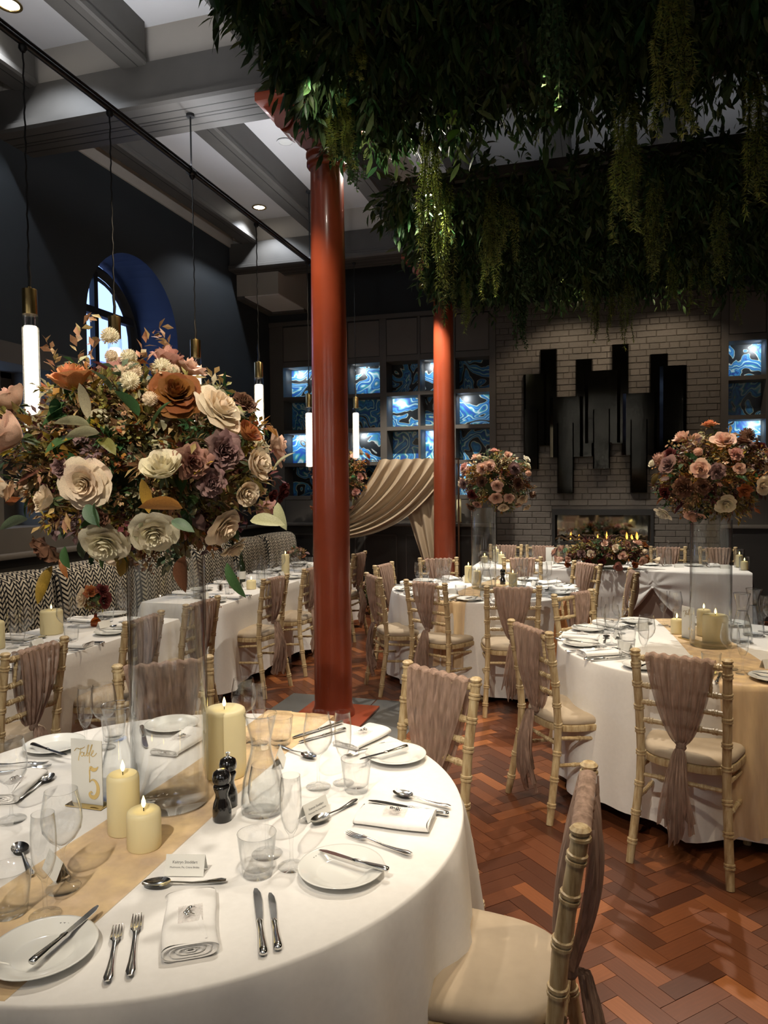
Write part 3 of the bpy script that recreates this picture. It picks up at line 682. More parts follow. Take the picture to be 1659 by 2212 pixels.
# ------------------------------------------------------------------ red cast-iron columns
def column(x, y, label):
    t = thing('iron_column', label, 'column', (x, y, 0), 0, 'red columns down the room')
    obj('base_plate', bevbox('base_plate', (-.26, .26, -.26, .26, 0.003, .022), 'column_red', 0.004), t)
    prof = [(.150, .02), (.150, .05), (.138, .07), (.1325, .10), (.131, .6), (.127, 1.6), (.121, 2.8), (.113, 3.80)]
    obj('shaft', MB().lathe(prof, 40).mesh('column_shaft', 'column_red', 50), t)
    ring = [(.113, 3.79), (.128, 3.80), (.138, 3.815), (.138, 3.835), (.128, 3.85), (.130, 3.86), (.142, 3.875), (.142, 3.895), (.128, 3.91), (.112, 3.92), (.108, 3.93), (.104, 4.25)]
    obj('collar', MB().lathe(ring, 40).mesh('column_collar', 'column_red', 50), t)
    half = [(.45, ZB-.002), (.45, 4.262), (.345, 4.165), (.338, 4.13), (.325, 4.10), (.30, 4.07), (.27, 4.05), (.235, 4.04), (.228, 4.015), (.19, 3.99), (.155, 3.955), (.13, 3.92)]
    prof = half+[(-a, b) for a, b in half[::-1]]
    br = MB().prism(prof, -.075, .075).mesh('bracket', 'column_red', 35)
    b = obj('bracket', fixnormals(br), t)
    obj('bracket_cap', bevbox('bracket_cap', (-.46, .46, -.16, .16, 4.25, ZB-.001), 'column_red', 0.006), t)
    for s in (-1, 1):
        mb = MB().lathe([(.0, 0), (.035, 0), (.06, .012), (.065, .02)], 20, Matrix.Translation((s*.28, -.076, 4.135)) @ Matrix.Rotation(pi/2, 4, 'X'))
        obj('scroll', mb.mesh('scroll', 'column_red', 50), b)
column(-1.79, 4.78, 'red iron column standing on a grey slate pad')
column(-1.74, 8.45, 'red iron column beside the champagne drape')

# ------------------------------------------------------------------ lamp rail, pendants, downlights
RX, RZ = -2.82, 3.90
t = thing('lamp_rail', 'black tubular rail carrying the pendant lamps', 'rail', (RX, 4.4, RZ))
obj('tube', MB().tube([(0, -5.0, 0), (0, 2.75, 0)], .017, 10).tube([(0.0, -5.0, .03), (0, 2.75, .03)], .009, 8).mesh('rail_tube', 'black_metal', 60), t)
for y in (-2.2, 0.35, 2.6):
    h = (ZB if y == .35 else ZJ)-RZ
    obj('hanger', MB().tube([(0, y, 0.01), (0, y, h)], .006, 6).lathe([(.03, h-.02), (.03, h)], 12, Matrix.Translation((0, y, 0))).mesh('hanger', 'black_metal', 60), t)
    obj('clip', MB().lathe([(.028, -.03), (.028, .03)], 12, Matrix.Translation((0, y, 0)) @ Matrix.Rotation(pi/2, 4, 'X')).mesh('clip', 'black_metal', 60), t)
PL = (2.66, 2.53, 1.93)
def pendant_meshes():
    z1, z2 = -.13, -.74
    rib = MB().lathe([(.036, z1), (.041, z1-.004), (.041, z2), (.036, z2), (.036, z1)], 40, cap0=False, cap1=False, ribs=-.05).mesh('glass_tube', 'glass_clear', None)
    core = MB().lathe([(.0, z1-.055), (.030, z1-.06), (.033, z1-.075), (.033, z2+.01), (.0, z2+.005)], 20).mesh('light_core', 'ribbed_lit_glass', 60)
    cap = MB().lathe([(.010, .012), (.012, 0), (.036, -.001), (.037, -.004), (.037, z1), (.0, z1)], 28).mesh('brass_cap', 'brass', 40)
    return rib, core, cap
prib, pcore, pcap = pendant_meshes()
def pendant(y, ztop, zhang, label, x=RX):
    t = thing('pendant_lamp', label, 'lamp', (x, y, ztop), 0, 'tube pendants along the left wall')
    obj('glass_tube', prib, t); obj('light_core', pcore, t); obj('brass_cap', pcap, t)
    h = zhang-ztop
    pts = [(0.0025*sin(i*1.9), 0.0025*cos(i*1.9), .01+i*(h-.01)/40) for i in range(41)]
    co = obj('cord', MB().tube(pts, .0045, 5).mesh('cord', 'black_matte', 60), t)
    obj('cord_grip', MB().tube([(0, 0, .01), (0.004, 0, .06), (-.003, 0, .12), (0, 0, .16)], [.008, .009, .008, .005], 6).mesh('cord_grip', 'black_matte', 60), co)
    obj('rail_hook', MB().lathe([(.012, h-.03), (.022, h-.015), (.022, h), (.0, h)], 10).mesh('rail_hook', 'black_metal', 40), t)
for i, (y, z) in enumerate(((3.14, 2.655), (3.83, 2.665), (4.76, 2.70), (5.79, 2.70), (6.93, 2.56))):
    pendant(y, z, RZ-.015, 'ribbed glass tube pendant on the black lamp rail, '+('before the stained glass slot', 'before the arched window sash', 'beyond the arched window', 'before the corner of the blue shelving', 'half hidden by the near red column')[i])
pendant(8.42, 2.70, ZB, 'ribbed glass tube pendant with brass cap hung from the beam by the drape')
def downlight(x, y, lit, label, z=ZC):
    t = thing('downlight', label, 'ceiling light', (x, y, z))
    obj('bezel', MB().lathe([(.075, 0), (.085, -.006), (.085, -.012), (.066, -.012), (.062, -.004)], 28, cap0=False, cap1=False).mesh('bezel', 'ceiling_white' if not lit else 'brass', 60), t)
    obj('lamp_face', MB().lathe([(.0, -.008), (.062, -.006)], 24).mesh('lamp_face', 'lamp_face' if lit else 'porcelain', 60), t)
downlight(-3.83, 7.95, True, 'lit round downlight in the ceiling near the far beam')
downlight(-3.84, 4.16, True, 'lit round downlight in the ceiling before the near beam')
downlight(-2.87, 6.55, False, 'unlit white round downlight in the ceiling beside the column')

# ------------------------------------------------------------------ hanging greenery
def leaf_shape(l, w, fold=.25, droop=.15, n=3):
    """a small folded leaf along +x"""
    vs = []; fs = []
    for i in range(n+2):
        t = i/(n+1); ww = w*sin(pi*min(1, t*.93+.035))**.8 if 0 < i < n+1 else 0
        x = l*t; z = -droop*l*t*t
        vs += [(x, -ww/2, z+fold*ww/2), (x, 0, z), (x, ww/2, z+fold*ww/2)] if ww else [(x, 0, z)]
    # index
    idx = [0]; k = 1
    rows = [[0]]
    for i in range(1, n+1): rows.append([k, k+1, k+2]); k += 3
    rows.append([k])
    a = rows[1]; fs += [(0, a[1], a[0]), (0, a[2], a[1])]
    for i in range(1, n):
        a, b = rows[i], rows[i+1]; fs += [(a[0], a[1], b[1], b[0]), (a[1], a[2], b[2], b[1])]
    a = rows[n]; e = rows[-1][0]; fs += [(a[0], a[1], e), (a[1], a[2], e)]
    return vs, fs
def rotto(d, roll=0):
    d = Vector(d).normalized(); q = d.to_track_quat('X', 'Z').to_matrix().to_4x4()
    return q @ Matrix.Rotation(roll, 4, 'X')
RUS = [leaf_shape(.085, .024, .2, .2, 2), leaf_shape(.11, .028, .2, .3, 2), leaf_shape(.065, .020, .3, .1, 2)]
def sprig(mb, p, d, l, n, rng, S=RUS, sc=1.0, spread=.9):
    """stem with alternating leaves"""
    p = Vector(p); d = Vector(d).normalized(); q = p.copy()
    for i in range(n):
        q = q+d*(l/n); d = (d+Vector((rng.uniform(-.15, .15), rng.uniform(-.15, .15), -.10))).normalized()
        a = rng.uniform(0, 2*pi); o = d.orthogonal().normalized(); s = Matrix.Rotation(a, 3, d) @ o
        vs, fs = rng.choice(S)
        mb.add(vs, fs, Matrix.Translation(q) @ rotto(d+s*spread, rng.uniform(-1, 1)) @ Matrix.Scale(sc*rng.uniform(.75, 1.25), 4))
def raft(x0, x1, y0, y1, z, nspr, label, hang=.30, seed=1, xden=1.0):
    rng = random.Random(seed)
    t = thing('greenery_raft', label, 'hanging greenery', ((x0+x1)/2, (y0+y1)/2, z)); ox, oy = (x0+x1)/2, (y0+y1)/2
    mb = MB()
    for yy in (y0, y1-.05): obj('frame_slat', boxmesh('frame_slat', (x0-ox, x1-ox, yy-oy, yy+.05-oy, .0, .07), 'trellis'), t)
    for k in range(int((y1-y0)/.45)+1):
        yy = y0+.2+k*.45
        if yy < y1-.1: obj('frame_slat', boxmesh('frame_slat', (x0-ox, x1-ox, yy-oy, yy+.03-oy, .03, .06), 'trellis'), t)
    for xx in (x0, (x0*2+x1)/3, (x0+2*x1)/3, x1-.05): obj('frame_side', boxmesh('frame_side', (xx-ox, xx+.05-ox, y0+.05-oy, y1-.05-oy, .0, .065), 'trellis'), t)
    for xx in (x0+.15, x1-.15):
        for yy in (y0+.1, y1-.1): obj('hanging_wire', MB().tube([(xx-ox, yy-oy, .06), (xx-ox, yy-oy, ZJ-z)], .003, 5).mesh('hanging_wire', 'black_metal', None), t)
    obj('backing_mat', boxmesh('backing_mat', (x0+.05-ox, x1-.05-ox, y0+.05-oy, y1-.05-oy, .062, .075), 'black_matte'), t)
    for i in range(nspr):
        p = (rng.uniform(x0, x1)-ox, rng.uniform(y0, y1)-oy, rng.uniform(.0, .06))
        d = Vector((rng.uniform(-1, 1), rng.uniform(-1, 1), rng.uniform(-1.4, -.25)))
        sprig(mb, p, d, rng.uniform(.12, hang), rng.randint(5, 8), rng, sc=rng.uniform(.8, 1.25))
    # fuller fringe along the rim
    for i in range(int(nspr*.45)):
        e = rng.random()
        if e < .30: p = (x0-ox+rng.uniform(-.03, .06), rng.uniform(y0, y1)-oy, .03); d = (-.8, rng.uniform(-.5, .5), rng.uniform(-1.0, .3))
        elif e < .65: p = (rng.uniform(x0, x1)-ox, y0-oy+rng.uniform(-.02, .05), .03); d = (rng.uniform(-.5, .5), -.8, rng.uniform(-1.2, .5))
        else: p = (rng.uniform(x0, x1)-ox, y1-oy+rng.uniform(-.05, .02), .03); d = (rng.uniform(-.5, .5), .8, rng.uniform(-1.6, .2))
        sprig(mb, p, d, rng.uniform(.15, hang*1.1), rng.randint(6, 9), rng, sc=rng.uniform(.85, 1.3))
    o = obj('leaves', mb.mesh('leaves', 'leaf_ruscus', None), t); o['kind'] = 'stuff'
    return t
raft(-1.52, 2.6, 2.20, 3.74, 3.98, 1100, 'dark leafy greenery raft hung from the ceiling before the near beam', .26, 3)
raft(-1.50, 2.9, 3.78, 4.66, 3.96, 1050, 'dark leafy greenery raft hung beside the near column bracket', .27, 4)
raft(-1.40, 3.4, 5.48, 6.75, 3.90, 1300, 'dark leafy greenery raft hung past the near beam with a small spot lamp', .34, 5)
raft(-1.42, 3.6, 6.86, 8.18, 3.84, 1400, 'dark leafy greenery raft hung before the brick chimney', .44, 6)

def fern_strand(seed, l, wd, stems=7):
    """trailing needle-leaved stems"""
    rng = random.Random(seed); mb = MB(); st = MB()
    for s in range(stems):
        a = rng.uniform(0, 2*pi); r = wd*sqrt(rng.random()); ll = l*rng.uniform(.55, 1.0)
        p = Vector((r*.4*cos(a), r*.4*sin(a), 0)); pts = [p.copy()]
        n = int(ll/.017)
        for i in range(n):
            u = i/n
            p = Vector((r*cos(a)*min(1, .4+u)+.010*sin(i*.35+s), r*sin(a)*min(1, .4+u)+.010*cos(i*.29+s*2), -ll*u)); pts.append(p.copy())
            for q in range(7):
                b = rng.uniform(0, 2*pi); d = Vector((cos(b), sin(b), rng.uniform(-.9, .1)))
                e = p+d*rng.uniform(.018, .034); o = Vector((-sin(b), cos(b), 0))*.0040
                mb.add([p-o, p+o, e], [(0, 1, 2)])
        st.tube(pts[::5]+[pts[-1]], .0022, 3)
    return mb.mesh('needles', 'leaf_fern', None), st.mesh('stems', 'stem_green', None)
STR = [fern_strand(11, .95, .075, 9), fern_strand(12, .75, .06, 7), fern_strand(13, .60, .07, 8), fern_strand(14, .85, .045, 5)]
def bead_strand(seed, l, wd, stems=10):
    rng = random.Random(seed); mb = MB(); V = leaf_shape(.022, .017, .2, .1, 1); st = MB()
    for s in range(stems):
        a = rng.uniform(0, 2*pi); r = wd*sqrt(rng.random()); ll = l*rng.uniform(.6, 1.0); n = int(ll/.014); pts = []
        for i in range(n):
            u = i/n; p = Vector((r*cos(a)*min(1, .5+u)+.008*sin(i*.3), r*sin(a)*min(1, .5+u), -ll*u)); pts.append(p)
            for q in range(2):
                b = rng.uniform(0, 2*pi); mb.add(*V, Matrix.Translation(p) @ rotto((cos(b), sin(b), -.6), rng.uniform(-1, 1)))
        st.tube(pts[::5]+[pts[-1]], .002, 3)
    return mb.mesh('leaflets', 'leaf_green', None), st.mesh('stems', 'stem_green', None)
BST = [bead_strand(21, .55, .06), bead_strand(22, .4, .05)]
RAFTS = ((2.25, 3.68, 3.98), (3.85, 4.60, 3.96), (5.54, 6.70, 3.90), (6.90, 8.14, 3.84))
def strand(px0, py0, Y, length, kind, sx=1.0):
    p = aty(px0, py0, Y); b = p-Vector((0, 0, length)); dz = (b-CAM)      # where the tip shows
    z_ = dz.dot(_f); bx, by = IW/2+FPX*dz.dot(_r2)/z_, IH/2-FPX*dz.dot(_u2)/z_
    Y, rz = min(((min(max(Y, a), e), z) for a, e, z in RAFTS), key=lambda q: abs(q[0]-Y))
    tip = aty(bx, by, Y); p = Vector((max(tip.x, -1.5), Y, rz)); length = max(.12, rz-tip.z)
    me = (STR+BST)[kind]; base = (.95, .75, .60, .85, .55, .40)[kind]
    nm = 'trailing_fern' if kind < 4 else 'trailing_vine'
    szw = 'long bushy' if length > .75 else 'medium' if length > .5 else 'short'
    t = thing(nm, szw+' yellow green needle-leaved fern trailing down from the greenery raft '+('by the near column' if Y < 5 else 'near the spot lamp' if Y < 6.8 else 'before the chimney') if kind < 4 else szw+' small-leaved green vine trailing from the greenery raft '+('by the near column' if Y < 5 else 'past the near beam' if Y < 6.8 else 'before the chimney'), 'hanging plant', p, random.uniform(0, 6), 'plants trailing from the greenery rafts')
    o = obj('needles' if kind < 4 else 'leaflets', me[0], t); o['kind'] = 'stuff'; obj('stems', me[1], t)
    k = length/base; t.scale = (sx*(k*.4+.75), sx*(k*.4+.75), k)
# top pixel, hanging plane, length
for a in ((728, 60, 4.05, .80, 0, 1.1), (770, 0, 3.7, .42, 3), (740, 250, 4.50, .48, 4, 1.1), (925, 340, 5.0, .92, 0), (968, 500, 5.30, .80, 3), (1062, 470, 5.5, .46, 1), (1100, 490, 5.7, .30, 2),
          (1190, 10, 3.5, .52, 4), (1220, 130, 3.9, .26, 5), (1445, 0, 3.55, .62, 0, 1.1), (1350, 190, 4.5, .88, 0, 1.2), (1415, 340, 5.2, .80, 0, 1.05), (1625, 250, 4.5, .58, 1, 1.1),
          (1265, 600, 7.3, .45, 3), (1280, 660, 7.9, .42, 1), (1360, 640, 7.6, .62, 3), (1330, 700, 8.0, .20, 2), (1450, 560, 6.9, .45, 1), (1510, 580, 7.2, .42, 2), (1330, 500, 6.5, .4, 4), (1000, 660, 7.0, .30, 1), (1125, 690, 8.0, .35, 4), (1600, 640, 7.9, .35, 3), (1060, 560, 6.2, .35, 2),
          (250, 0, 3.55, .10, 2), (300, -10, 3.6, .14, 5), (1140, 560, 6.5, .35, 4), (1560, 480, 6.0, .5, 1)):
    strand(*a)
def ivy(px, py, Y, sz, n, seed):
    rng = random.Random(seed); p = aty(px, py, Y)
    t = thing('ivy_sprig', 'bright green ivy sprig poking out of the greenery raft', 'plant', p, 0, 'ivy sprigs in the greenery rafts')
    heart = leaf_shape(1.0, .85, .18, .25, 3)
    me = MB().add(*heart).mesh('ivy_leaf', 'leaf_bright', 60)
    for i in range(n):
        d = Vector((rng.uniform(-1, 1), rng.uniform(-1, .2), rng.uniform(-1, .3)))
        o = obj('leaf', me, t, (rng.uniform(-.05, .05)*n*.4, rng.uniform(-.03, .03), rng.uniform(-.04, .04))); o.rotation_euler = rotto(d, rng.uniform(-.6, .6)).to_euler(); o.scale = (sz*rng.uniform(.8, 1.2),)*3
    obj('stem', MB().tube([(0, 0, .12), (0, 0, .0), (.02, 0, -.05)], .003, 5).mesh('stem', 'stem_green', None), t)
for a in ((660, 195, 4.35, .085, 4, 1), (905, 183, 4.3, .05, 1, 2), (985, 265, 4.4, .09, 4, 3), (1507, 650, 7.9, .10, 4, 4), (1020, 280, 4.5, .07, 2, 6), (830, 285, 4.5, .06, 3, 7)): ivy(*a)
# small spot lamp tucked in the far raft
t = thing('spot_lamp', 'small lit spot lamp tucked under the greenery raft edge', 'spotlight', (-1.24, 5.50, 3.845))
obj('housing', MB().lathe([(.0, .045), (.030, .045), (.036, .02), (.036, -.02), (.028, -.02)], 18, cap1=False).mesh('housing', 'black_metal', 50), t)
obj('lamp_face', MB().lathe([(.0, -.018), (.030, -.016)], 18).mesh('lamp_face', 'lamp_face', 60), t)
obj('bracket', MB().tube([(0, 0, .04), (0, 0, .06)], .008, 6).mesh('bracket', 'black_metal', None), t)

# ------------------------------------------------------------------ mirrored wall sculpture
t = thing('wall_sculpture', 'smoked mirror wall sculpture of staggered vertical prisms on brick', 'wall art', (0.05, YB, 2.3))
def wx(cx): return aty(1050+cx/2.724, 900, YB).x
def wz(cx, cy): return aty(1050+cx/2.724, 680+cy/2.724, YB).z
def prismbox(x0, x1, z0, z1, y0, dep, ch):
    poly = [(x0, YB-.004), (x0+ch*.25, YB-y0-dep*.6), (x0+ch, YB-y0-dep), (x1-ch, YB-y0-dep), (x1-ch*.25, YB-y0-dep*.6), (x1, YB-.004)]
    n = len(poly); vs = [(x-.05, y-YB, z0-2.3) for x, y in poly]+[(x-.05, y-YB, z1-2.3) for x, y in poly]
    return MB().add(vs, [(i, (i+1) % n, (i+1) % n+n, i+n) for i in range(n)]+[tuple(range(n))[::-1], tuple(range(n, 2*n))])
for c0, c1, t0, t1, y0, ch in ((318, 420, 210, 770, 0, .012), (525, 627, 265, 835, 0, .012), (737, 840, 178, 757, 0, .012), (960, 1070, 235, 825, 0, .012),
                               (220, 362, 355, 770, .03, .04), (372, 577, 488, 838, .03, .05), (577, 795, 333, 755, .03, .05), (797, 1012, 465, 825, .03, .05), (1012, 1182, 305, 812, .03, .05),
                               (222, 314, 560, 910, .05, .02), (418, 520, 640, 1050, .055, .02), (627, 731, 560, 905, .055, .02), (845, 950, 620, 1046, .055, .02)):
    m_ = (c0+c1)/2
    p = obj('mirror_prism', fixnormals(prismbox(wx(c0), wx(c1), wz(m_, t1), wz(m_, t0), y0, .06, ch).mesh('mirror_prism', 'smoked_mirror', None)), t)

# ------------------------------------------------------------------ fireplace slot
t = thing('fireplace', 'black framed letterbox fireplace with mirrored back in the brick chimney', 'fireplace', ((FX0+FX1)/2, YB, FZ0)); W2 = (FX1-FX0)/2; FH = FZ1-FZ0
obj('surround', MB().box(-W2, W2, -.03, .02, FH-.07, FH).box(-W2, W2, -.03, .02, -.005, .03).box(-W2, -W2+.035, -.03, .02, .03, FH-.07).box(W2-.035, W2, -.03, .02, .03, FH-.07).mesh('surround', 'black_matte', None), t)
obj('back_mirror', boxmesh('back_mirror', (-W2+.035, W2-.035, .24, .25, .02, FH-.06), 'fire_mirror'), t)
obj('firebox', MB().box(-W2, W2, .02, .24, .0, .03).box(-W2, -W2+.03, .02, .24, .03, FH-.07).box(W2-.03, W2, .02, .24, .03, FH-.07).box(-W2, W2, .02, .24, FH-.07, FH).mesh('firebox', 'black_matte', None), t)
rng = random.Random(5)
for k in range(9):
    x = -.5+k*.12; a = rng.uniform(-.5, .5); l = rng.uniform(.12, .22)
    obj('log', MB().tube([(x-l/2*cos(a), .12+l/2*sin(a), .05), (x, .12, .055+rng.uniform(0, .05)), (x+l/2*cos(a), .12-l/2*sin(a), .05)], [.016, .02, .014], 7).mesh('log', 'charred_log', 60), t)
for x in (-.38, -.28, -.05, .06, .30, .36, .42):
    h = rng.uniform(.05, .10)
    obj('fire_flame', MB().lathe([(.0, 0), (.012, h*.25), (.008, h*.6), (.0, h)], 8, Matrix.Translation((x, .13, .06))).mesh('fire_flame', 'ember', 60), t)

# ------------------------------------------------------------------ champagne drape backdrop
t = thing('drape_backdrop', 'champagne satin swag draped from a slim bronze rail frame', 'drape', (-2.45, 8.95, 0))
DL = Vector(t.location); rl = aty(741, 997, 8.95)-DL; rr = aty(990, 990, 8.95)-DL; bz = (rl.z+rr.z)/2; bx0, bx1 = rl.x, rr.x
obj('frame', MB().tube([(bx0, 0, 0), (bx0, 0, bz), (bx1, 0, bz), (bx1, 0, 0)], .013, 8).mesh('frame', 'brown_leather', 50), t)
for xx in (bx0, bx1): obj('foot', bevbox('foot', (xx-.15, xx+.15, -.2, .2, 0, .012), 'black_metal', .003), t)
def dp(px, py): return aty(px, py, 8.95)-DL
def swag(u, v):
    # u across the folds, v from the rail down to the tie at the left post
    A = dp(822+163*u, 997); B = dp(751, 1108+55*u); K = dp(796+100*u, 1056+92*u); A.z = bz
    p = A*(1-v)**2+K*2*v*(1-v)+B*v*v
    amp = .050*min(1, v*5+.25)*(1-.45*v); fo = amp*sin(2*pi*6.5*u+.6*sin(9*u))+.012*sin(2*pi*15*u+v*3)*min(1, v*3)
    sg = .014*sin(2*pi*6.5*u+1.7)*sin(pi*v)
    return (p.x, -.055+fo, p.z+sg+.015*abs(sin(pi*7*u))*(1-v)**6)
obj('swag', MB().grid(swag, 130, 40).mesh('swag', 'satin_champagne', 180), t)
def tail(u, v):
    A = dp(858+127*u, 1050); B = dp(926+34*u, 1262+6*u); K = dp(890+92*u, 1150); p = A*(1-v)**2+K*2*v*(1-v)+B*v*v
    return (p.x, .035+.04*sin(2*pi*4.5*u+1)*(.4+.6*min(1, v*1.5)), p.z)
obj('tail', MB().grid(tail, 80, 26).mesh('tail', 'satin_champagne', 180), t)
# candle sconces on the panelling
def candle_stick(x, y, zc, label):
    t = thing('candle_sconce', label, 'candle sconce', (x, y, zc), 0, 'candle sconces on the back panelling')
    obj('bracket', MB().tube([(0, YB-.03-y, -.03), (0, .0, -.03), (0, 0, -.01)], .008, 8).mesh('bracket', 'brass', 50), t)
    obj('dish', MB().lathe([(.0, -.012), (.04, -.01), (.045, 0), (.04, 0), (.0, -.004)], 20).mesh('dish', 'brass', 50), t)
    obj('candle', MB().lathe([(.031, -.004), (.031, .285), (.026, .292), (.0, .29)], 18).mesh('candle', 'ivory_wax', 50), t)
candle_stick(-3.135, YB-.14, 1.155, 'ivory pillar candle sconce left of the champagne drape')
candle_stick(-1.72, YB-.14, 1.155, 'ivory pillar candle sconce right of the far red column')

# ------------------------------------------------------------------ limewashed bamboo-turned chairs
def bamboo(path, r, nodes, n=10):
    """turned post: swelling rings in pairs at the given fractions"""
    pts = [Vector(p) for p in path]
    seg = [(pts[i+1]-pts[i]).length for i in range(len(pts)-1)]; tot = sum(seg)
    def at(u):
        d = u*tot
        for i, s in enumerate(seg):
            if d <= s or i == len(seg)-1: return pts[i]+(pts[i+1]-pts[i])*(d/s)
            d -= s
    st = [(0, r*.92), (1, r)]
    e = .0055/tot
    for u in nodes:
        for o in (-.0065/tot, .0065/tot):
            c_ = u+o
            st += [(c_-e, r), (c_-e*.6, r*1.22), (c_+e*.6, r*1.22), (c_+e, r)]
    us = sorted(set(round(a, 5) for a in [i/len(pts) for i in range(1, len(pts))])); 
    for a in us: st.append((a, r))
    st.sort(); st = [s for s in st if 0 <= s[0] <= 1]
    mb = MB(); mb.tube([at(u) for u, _ in st], [q for _, q in st], n); return mb
def chair_meshes():
    M = {}
    def post(s):
        path = [(s*.198, -.262, 0), (s*.172, -.200, .36), (s*.170, -.196, .47), (s*.174, -.212, .66), (s*.180, -.250, .895)]
        mb = bamboo(path, .0182, [.10, .235, .37, .52, .63, .745, .86, .955], 12)
        mb.lathe([(.018, 0), (.0225, .003), (.0225, .009), (.0155, .013), (.021, .017), (.0225, .024), (.015, .031), (0, .032)], 12, Matrix.Translation((s*.180, -.251, .892)))
        return mb.mesh('back_post', 'limewash', 40)
    M['back_post'] = [post(-1), post(1)]
    def fleg(s): return bamboo([(s*.185, .185, .445), (s*.188, .192, .0)], .0180, [.12, .30, .70], 10).mesh('front_leg', 'limewash', 40)
    M['front_leg'] = [fleg(-1), fleg(1)]
    def rail(z, y, w, nodes, r=.0115): return bamboo([(-w, y, z), (w, y, z)], r, nodes, 8).mesh('back_rail', 'limewash', 40)
    M['top_rail'] = rail(.885, -.248, .175, [.1, .3, .7, .9], .0125)
    M['back_rail'] = [rail(.765, -.231, .172, [.12, .3, .7, .88]), rail(.690, -.2185, .170, [.12, .3, .7, .88]), rail(.610, -.207, .169, [.12, .3, .7, .88])]
    M['spindle'] = [bamboo([(x, -.2475, .885), (x, -.231, .765)], .0075, [.3, .7], 6).mesh('spindle', 'limewash', 40) for x in (-.115, -.058, 0, .058, .115)]
    # seat frame: rounded trapezoid ring
    def outline(k, n=40):
        pts = []
        for i in range(n):
            a = 2*pi*i/n; ca, sa = cos(a), sin(a); e = .62
            x = (abs(ca)**e)*(1 if ca > 0 else -1); y = (abs(sa)**e)*(1 if sa > 0 else -1)
            wd = .196+.018*y; pts.append((x*wd*k, y*.205*k))
        return pts
    def seatmesh(rings, name, mat):
        n = 40; vs = []; fs = []
        for k, z in rings: vs += [(x, y, z) for x, y in outline(k)]
        for j in range(len(rings)-1):
            for i in range(n): fs.append((j*n+i, j*n+(i+1) % n, (j+1)*n+(i+1) % n, (j+1)*n+i))
        fs.append(tuple(range(n-1, -1, -1))); fs.append(tuple(range((len(rings)-1)*n, len(rings)*n)))
        return MB().add(vs, fs).mesh(name, mat, 40)
    M['seat_frame'] = seatmesh([(.96, .418), (1.02, .424), (1.03, .44), (1.02, .452), (.97, .455)], 'seat_frame', 'limewash')
    M['seat_pad'] = seatmesh([(.96, .452), (1.0, .46), (1.005, .472), (.98, .485), (.92, .494), (.78, .501), (.55, .505), (.25, .507)], 'seat_pad', 'seat_fabric')
    def br(a, b, nodes=(.25, .5, .75)): return bamboo([a, b], .0095, list(nodes), 8).mesh('stretcher', 'limewash', 40)
    M['stretcher'] = [br((-.186, .188, .24), (-.176, -.213, .27)), br((.186, .188, .24), (.176, -.213, .27)), br((-.185, .187, .33), (.185, .187, .33)), br((-.170, -.199, .37), (.170, -.199, .37)),
                      br((-.186, .186, .36), (-.172, -.2, .40), (.3, .7)), br((.186, .186, .36), (.172, -.2, .40), (.3, .7))]
    return M
CM = chair_meshes()
def sash_meshes(seed, wtop=.13, zk=.545, spread=1.0, shift=0.0):
    rng = random.Random(seed); ph = [rng.uniform(0, 6.28) for _ in range(6)]
    yb = lambda z: -.200-.052*max(0, (z-.50)/.40)
    def pleat(u, v): return .006*sin(u*46+ph[0]+2*v)+.004*sin(u*23+ph[1]-3*v)+.003*sin(u*81+ph[2])
    def fall(u, v, side):
        # v: 0 at rail .. 1 at the knot
        z = .902-(.902-zk)*v; z += .004*sin(u*40+ph[3])*(1-v)
        w = wtop*((1-v)**.55*.93+.07) if v < 1 else wtop*.07
        w = max(w, .014)
        x = shift*(1-v)+(2*u-1)*w
        off = .021*(1-v)+.030*sin(pi*v)**.8*(1-(2*u-1)**2*.7)+.018*v
        y = yb(z)+(-off if side < 0 else .022+.010*sin(pi*v)-.006*v)
        return (x, y+pleat(u, v)*(.35+.65*min(1, v*3+.2))*side, z)
    mb = MB()
    nv, nu = 18, 60
    mb.grid(lambda u, v: fall(u, v, -1), nu, nv)
    mb.grid(lambda u, v: fall(1-u, v, 1), nu, nv)
    def over(u, v):  # roll over the rail
        a = pi*v; x = shift+(2*u-1)*wtop; return (x, -.250-.021*cos(a)*1.0+.006*0, .902+.012*sin(a)+.004*sin(u*40+ph[3]))
    mb.grid(over, nu, 6)
    drape = mb.mesh('sash_drape', 'chiffon', 180)
    yk = yb(zk)-.03
    knot = MB().lathe([(.0, -.018), (.014, -.016), (.019, -.006), (.017, .004), (.020, .012), (.014, .018), (0, .02)], 14, Matrix.Translation((0, yk+.012, zk)) @ Matrix.Scale(1.15, 4, (1, 0, 0))).mesh('sash_knot', 'chiffon', 180)
    def tail(u, v, k):
        w = (.016+.062*spread*(v**.6))*(1 if k == 0 else .8); z = zk-(.36+.05*sin(u*9+ph[4])+.025*sin(u*23+ph[5])-.05*k*u)*v
        x = (2*u-1)*w+.018*v*sin(ph[4])+k*.02*v
        y = yk-.012-.035*sin(pi*min(1, v*.9))-.012*k+.012*sin(u*34+ph[0]+4*v)*(.3+v)+.006*sin(u*71+v*6)
        return (x, y, z)
    mb = MB(); mb.grid(lambda u, v: tail(u, v, 0), 44, 16); mb.grid(lambda u, v: tail(u, v, 1), 36, 16)
    tl = mb.mesh('sash_tail', 'chiffon', 180)
    return drape, knot, tl
SASH = [sash_meshes(1, .125), sash_meshes(2, .11, .56, 1.1), sash_meshes(3, .135, .53, .9), sash_meshes(4, .075, .56, 1.0, -.07), sash_meshes(5, .14, .50, 1.1), sash_meshes(6, .158, .50, 1.2)]
